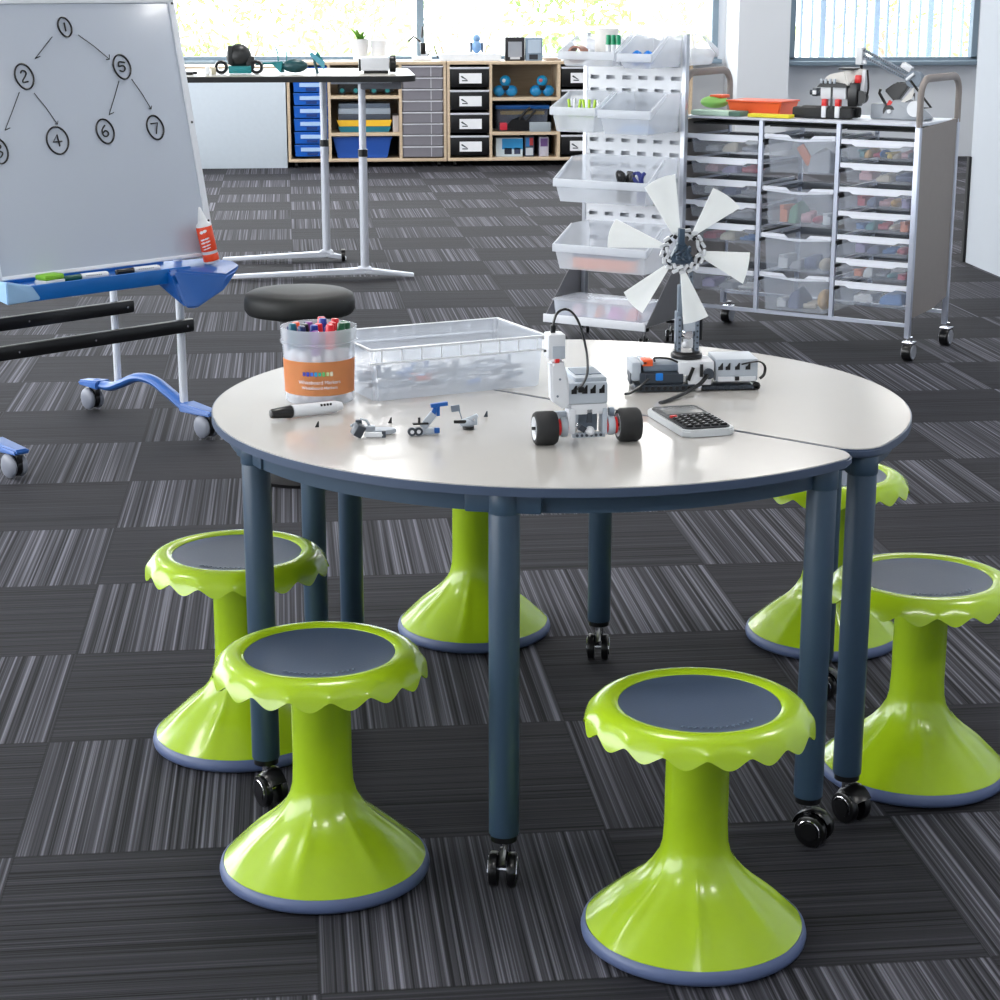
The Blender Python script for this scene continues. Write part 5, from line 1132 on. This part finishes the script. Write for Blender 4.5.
    for (x, nm) in ((.215, 'left'), (.470, 'right')):
        g = thing('toy_vehicle', nm + ' of two black and teal toy vehicles on the shelf behind the high table', 'toy vehicle', (x, YF + .12, za + .001))
        b = MB(); b.bb(-.10, .10, 0, .16, .02, .09, bev=.02); b.hull([(-.07, .02, .08), (.06, .02, .08), (.03, .02, .13), (-.04, .02, .13), (-.07, .12, .08), (.06, .12, .08), (.03, .12, .13)]); b.build('body', BLACKM, g)
        for q in (-.065, .045): b = MB(); b.cyl((q, -.004, .035), (q, .15, .035), .034, seg=18); b.cyl((q, -.006, .035), (q, -.004, .035), .018, seg=14, m=1); b.build('wheel', [BLACK, TEAL], g)
    box_item('flat_case', .325, .43, .275, .045, (18, 110, 130), 'teal box bottom of the stack on the middle shelf', 'box', taper=.02)
    box_item('flat_case', .325, .45, .321, .050, (244, 196, 48), 'yellow lidded tray in the stack on the middle shelf', 'tray', taper=.02)
    box_item('flat_case', .325, .42, .372, .045, (70, 78, 92), 'charcoal case above the yellow tray on the middle shelf', 'case')
    box_item('flat_case', .325, .42, .418, .045, (164, 176, 190), 'light grey case near the top of the middle shelf stack', 'case')
    box_item('flat_case', .325, .41, .464, .038, (110, 124, 142), 'slate case on top of the middle shelf stack', 'case')
    box_item('small_carton', .577, .048, .274, .13, (182, 176, 176), 'pale grey carton beside the stack on the middle shelf', 'carton')
    b = MB(); b.hull([(-.20, 0, 0), (.20, 0, 0), (.20, .3, 0), (-.20, .3, 0), (-.235, -.005, .165), (.235, -.005, .165), (.235, .31, .165), (-.235, .31, .165)], bev=.005); b.bb(-.24, .24, -.01, .31, .155, .170, bev=.003)
    tag(b.build('storage_tub', mat('tub_blue', (30, 80, 168), .4), None, loc=(.305, YF + .05, .0705)), 'blue tapered tub on the lowest shelf behind the high table', 'tub')
    # unit B shelves
    for (x, nm) in ((1.52, 'left'), (1.80, 'right')):
        g = thing('toy_figure', nm + ' of two small blue round-headed toy robots on the upper shelf', 'toy', (x - .05 + (.0 if nm == 'left' else .02), YF + .12, .548))
        b = MB(); b.sph((0, 0, .125), .045, seg=18); b.build('head', mat('toy_blue', (24, 150, 205), .3), g)
        b = MB(); b.bb(-.03, .03, -.03, .03, .05, .09, bev=.01); b.build('neck', BLACK, g)
        b = MB(); b.sph((-.050, 0, .046), .052, sc_=(.95, .8, .88)); b.sph((.050, 0, .046), .052, sc_=(.95, .8, .88)); b.build('foot', mat('toy_blue2', (20, 130, 190), .3), g)
        b = MB(); b.sph((-.015, -.038, .13), .016, m=0); b.build('eye', PAPER if nm == 'left' else mat('toy_pink', (220, 110, 120), .4), g)
    b = MB(); wallbox(b, -.20, .20, 0, .26, 0, .175, .004, .01); b.bb(-.22, .22, -.01, .28, .175, .205, bev=.004, m=1); b.bb(-.18, .18, .005, .008, .13, .16, m=2)
    tag(b.build('clear_crate', [clear('smoke_plastic', (150, 160, 180), .35), BLUE, YEL], None, loc=(1.61, YF + .12, .2745)), 'smoky crate with a blue lid on the middle shelf right of the black drawers', 'crate')
    g = thing('power_tool', 'black and red toy machine in front of the blue-lidded crate', 'toy', (1.57, YF + .05, .2745))
    b = MB(); b.hull([(-.12, 0, .02), (.12, 0, .01), (.12, .05, .01), (-.12, .05, .02), (-.05, 0, .10), (.08, 0, .08), (.02, .05, .12)], bev=.004); b.path([(0, .02, .08), (.06, .02, .16), (.10, .02, .185)], .012, 8); b.path([(.05, .02, .06), (.11, .02, .13), (.14, .02, .17)], .010, 8); b.build('body', BLACK, g)
    b = MB(); b.bb(-.15, -.09, -.004, .04, .01, .07, bev=.008); b.build('motor_end', mat('brick_red', (190, 40, 60), .4), g)
    box_item('metal_tin', 1.745, .17, .2745, .075, (150, 160, 168), 'grey flat tin at the right of the middle shelf', 'tin', d=.04, y=.005)
    box_item('toy_carton', 1.50, .22, .0705, .150, (210, 226, 236), 'white and blue toy carton on the lowest shelf', 'carton', extra=((-.06, .11, .06, .145, (40, 140, 200)), (-.04, .02, .02, .07, (30, 40, 60)), (.04, .09, .02, .07, (60, 70, 100))))
    box_item('toy_carton', 1.665, .075, .0705, .16, (60, 70, 90), 'dark narrow carton with red and blue print on the lowest shelf', 'carton', extra=((-.03, .0, .08, .15, (40, 120, 190)), (.0, .03, .09, .15, (190, 60, 60)), (-.03, .03, .01, .07, (190, 200, 210))))
    box_item('toy_carton', 1.785, .075, .0705, .155, (190, 190, 206), 'pale narrow carton at the right of the lowest shelf', 'carton', extra=((-.03, .03, .08, .145, (110, 80, 140)),))
    # on top of the units
    zt = ZT + .001
    g = thing('potted_plant', 'white pot with a spiky green plant on the window end of the storage unit', 'plant', (.305, YF + .22, zt))
    b = MB(); b.lathe([(0, 0), (.055, 0), (.072, .17), (.066, .17), (.06, .15), (0, .15)], 28); b.build('pot', WHITE, g)
    b = MB(); RR = random.Random(9)
    for k in range(14):
        a = 2 * PI * k / 14; L = RR.uniform(.14, .26); d = Vector((math.cos(a), math.sin(a), 0)); e = Vector((-math.sin(a), math.cos(a), 0)); p = []
        lift = RR.uniform(.2, .75)
        for j in range(6):
            u = j / 5; q = d * L * u * (1.1 - lift * .6) + Vector((0, 0, .16 + L * lift * u - .04 * u * u)); w = .020 * (1 - u) ** .6 + .0005; p.append((q - e * w, q + e * w))
        for (A, B), (C_, D_) in zip(p, p[1:]): b.poly([A, B, D_, C_])
    b.build('leaves', LEAF, g)
    b = MB(); b.lathe([(0, 0), (.055, 0), (.07, .16), (.064, .16), (.058, .14), (0, .14)], 28)
    tag(b.build('white_pot', WHITE, None, loc=(.455, YF + .24, zt)), 'plain white pot beside the spiky potted plant', 'pot')
    box_item('white_tray', 1.19, .50, zt, .055, (214, 220, 228), 'low white tray on top of the storage unit by the window', 'tray', d=.2, taper=.01)
    g = thing('toy_bird', 'small blue and grey toy bird standing on the low white tray', 'toy', (1.24, YF + .15, zt + .056))
    b = MB(); b.sph((0, 0, .055), .05, sc_=(.8, .8, 1.1)); b.sph((0, 0, .12), .032); b.build('body', mat('grey_blue_toy', (120, 160, 205), .4), g)
    for s in (-1, 1): b = MB(); b.box((s * .045, 0, .05), (.018, .03, .08), bev=.006); b.build('wing', mat('slate_toy', (80, 96, 120), .4), g)
    box_item('photo_box', 1.545, .155, zt, .185, (24, 24, 30), 'black product box with a pale round picture on the storage unit', 'carton', d=.1, extra=((-.055, .055, .03, .15, (150, 156, 166)), (-.04, .04, .012, .03, (190, 194, 200))))
    box_item('photo_box', 1.700, .135, zt, .180, (120, 140, 160), 'blue-grey product box right of the black box', 'carton', d=.1, extra=((-.05, .055, .06, .165, (170, 186, 204)), (-.04, .03, .01, .05, (40, 44, 52))))
    box_item('flat_case', 1.86, .12, zt, .022, (150, 132, 118), 'flat brown case lying between the product boxes and the ball robot', 'case')
    g = thing('ball_robot', 'white ball-shaped robot with a dark visor at the right end of the storage unit', 'robot', (1.985, YF + .12, zt))
    b = MB(); b.sph((0, 0, .105), .052, sc_=(1, 1, 1.2)); b.cyl((0, 0, 0), (0, 0, .06), .035, .045, seg=20); b.build('body', mat('robot_white', (214, 220, 228), .3), g)
    b = MB(); b.hull([(-.03, -.052, .055), (.03, -.052, .055), (.0, -.052, .025), (-.03, -.03, .055), (.03, -.03, .055), (0, -.03, .025)]); b.build('visor', BLACK, g)
    g = thing('desk_robot_arm', 'small white and black robotic arm on the storage unit under the window post', 'robot', (.79, YF + .2, zt))
    b = MB(); b.bb(-.07, .09, -.04, .06, 0, .035, bev=.006); b.hull([(.0, 0, .03), (.07, 0, .03), (.05, .04, .03), (-.01, 0, .15), (.01, .03, .15)], bev=.003); b.build('base', WHITE, g)
    b = MB(); b.path([(.0, -.01, .15), (-.055, -.01, .19), (-.10, -.01, .15)], .008, 8); b.path([(.01, -.01, .18), (.02, -.01, .27)], .010, 8); b.bb(.0, .04, -.02, .01, .05, .14, bev=.004); b.path([(.06, .0, .04), (.10, 0, .14), (.14, 0, .02)], .006, 8); b.build('arm_link', BLACK, g)
    g = thing('white_appliance', 'white rounded appliance with a thin arched wire right of the robotic arm', 'device', (1.06, YF + .39, zt))
    b = MB(); b.sph((0, 0, .10), .07, sc_=(1, .9, 1.3)); b.bb(-.08, .08, -.05, .05, 0, .05, bev=.01); b.build('body', WHITE, g)
    b = MB(); b.path(smooth_pts([(.30, -.02, .12), (.36, -.02, .14), (.42, -.02, .20)], 5), .004, 6); b.cyl((.30, -.02, 0), (.30, -.02, .12), .006, seg=8); b.bb(.27, .33, -.04, .0, 0, .01); b.build('wire', MG, g)

# ------------------------------------------------------------------ outside
def outside():
    b = MB(); b.bb(-45, 60, 16.4, 75, -.25, -.15); b.bb(-45, -4.9, -12, 16.4, -.25, -.15); struct(b.build('ground', mat('pale_paving', (206, 204, 196), .9)))
    g = thing('louvre_screen', 'row of tall blue-grey vertical louvre blades outside the right-hand window', 'screen', (0, 17.1, 0))
    x = 3.95; k = 0; RR = random.Random(8)
    while x < 6.3:
        b = MB(); b.box((x, 0, 1.25), (.018 if k % 5 else .05, .045, 2.8), rot=RR.uniform(-.1, .1)); b.build('blade', mat('louvre_blue', (128, 148, 168), .5), g); x += .098; k += 1
    g = thing('railing', 'thin white railing outside the window above the bin rack', 'railing', (0, 19, 0))
    for k in range(16): b = MB(); b.cyl((1.9 + k * .16, 0, -.2), (1.9 + k * .16, 0, 1.0), .010, seg=8); b.build('baluster', mat('rail_grey', (150, 150, 155), .5), g)
    b = MB(); b.bb(1.8, 4.5, -.02, .02, 1.0, 1.04); b.build('handrail', WHITE, g)
    specs = [(-4.2, 23.5, 2.6, 1.1, 0), (-1.3, 29.0, 3.0, 1.3, 1), (0.3, 24.3, 2.2, 0.75, 0), (2.0, 27.5, 3.2, 1.0, 2), (2.9, 22.5, 2.2, 0.8, 1), (5.6, 28.5, 3.0, 1.2, 0), (6.6, 22.6, 2.2, 1.0, 2), (8.1, 26, 3.2, 1.6, 1), (9.9, 24, 2.6, 1.2, 0)]
    words = ['shrub outside at the far left of the window, behind the whiteboard', 'shrub outside behind the toy robot on the high table', 'shrub outside left of the grey window post', 'tall shrub outside right of the grey window post',
             'shrub outside above the blue round-headed toys', 'shrub outside behind the bin rack', 'shrub outside behind the pale strip of wall', 'tall shrub outside behind the louvre blades', 'shrub outside past the right end of the louvre blades']
    greens = [(150, 172, 104), (118, 150, 66), (176, 186, 130)]
    for i, (x, y, h, r, c) in enumerate(specs):
        g = thing('shrub', ['pale green', 'bright green', 'yellow-green'][c] + ' ' + words[i], 'shrub', (x, y, -.16), group='shrubs outside the windows')
        RR = random.Random(40 + i); b = MB()
        for k in range(5): a = RR.uniform(0, 2 * PI); b.cyl((.08 * math.cos(a), .08 * math.sin(a), 0), (r * .4 * math.cos(a), r * .4 * math.sin(a), h * .30), .03, .015, seg=6)
        b.build('stem', mat('bark', (120, 104, 88), .8), g)
        tb = bmesh.new()
        for k in range(800):
            a = RR.uniform(0, 2 * PI); ph = RR.uniform(-1, 1); rr = r * RR.uniform(.35, 1.0) * (1 + .25 * math.sin(3 * a + i))
            c0 = Vector((rr * math.cos(a) * math.sqrt(1 - ph * ph), rr * math.sin(a) * math.sqrt(1 - ph * ph), h * (.52 + .46 * ph)))
            u = Vector((RR.uniform(-1, 1), RR.uniform(-1, 1), RR.uniform(-1, 1))).normalized(); v = u.orthogonal().normalized(); L = RR.uniform(.05, .10)
            vs = [tb.verts.new(c0 + u * L), tb.verts.new(c0 + v * L * .4), tb.verts.new(c0 - u * L), tb.verts.new(c0 - v * L * .4)]; tb.faces.new(vs)
        b = MB(); b.add(tb); b.build('foliage', mat('foliage_%d_tone' % c, greens[c], .7, var=.3, scale=3), g)

# ------------------------------------------------------------------ world, camera, colour
def world_cam():
    w = bpy.data.worlds.new('World'); sc.world = w; w.use_nodes = True; N = w.node_tree.nodes; L = w.node_tree.links
    bg = N['Background']; tc = N.new('ShaderNodeTexCoord'); sp = N.new('ShaderNodeSeparateXYZ'); L.new(tc.outputs['Generated'], sp.inputs[0])
    nz = N.new('ShaderNodeTexNoise'); nz.inputs['Scale'].default_value = 2.2; nz.inputs['Detail'].default_value = 4; L.new(tc.outputs['Generated'], nz.inputs['Vector'])
    r = N.new('ShaderNodeValToRGB'); e = r.color_ramp.elements; e[0].position = .35; e[0].color = (.80, .90, 1.0, 1); e[1].position = .6; e[1].color = (1, 1, 1, 1)
    L.new(nz.outputs['Fac'], r.inputs[0]); L.new(r.outputs[0], bg.inputs['Color']); bg.inputs['Strength'].default_value = SKY
    su = bpy.data.lights.new('sun', 'SUN'); su.energy = SUN; su.angle = math.radians(3); su.color = (1, .96, .88)
    so = bpy.data.objects.new('sun', su); COL.objects.link(so); so.rotation_euler = (math.radians(58), 0, math.radians(-10))
    cam = bpy.data.cameras.new('camera'); co = bpy.data.objects.new('camera', cam); COL.objects.link(co)
    cam.sensor_width = 36; cam.lens = 1900.0 / 1000 * 36; cam.clip_end = 300
    co.location = (0, 0, 1.4); co.rotation_euler = (math.radians(90 - 15.0815), 0, math.radians(-5.2))
    sc.camera = co
    sc.view_settings.view_transform = 'Standard'; sc.view_settings.look = 'None'; sc.view_settings.gamma = 1; sc.view_settings.use_curve_mapping = False
    sc.view_settings.exposure = EXPO
    try:
        sc.cycles.use_denoising = True; sc.cycles.max_bounces = 10; sc.cycles.transparent_max_bounces = 24; sc.cycles.sample_clamp_indirect = 6
    except Exception: pass
SKY = 6.0; SUN = 3.5; EXPO = 0.25

room(); stools(); tables(); tub(); parts_bin(); small_parts(); robot_car(); windmill(); calculator()
easel(); black_stool(); high_table(); rack(); cart(); back_units(); outside(); world_cam()
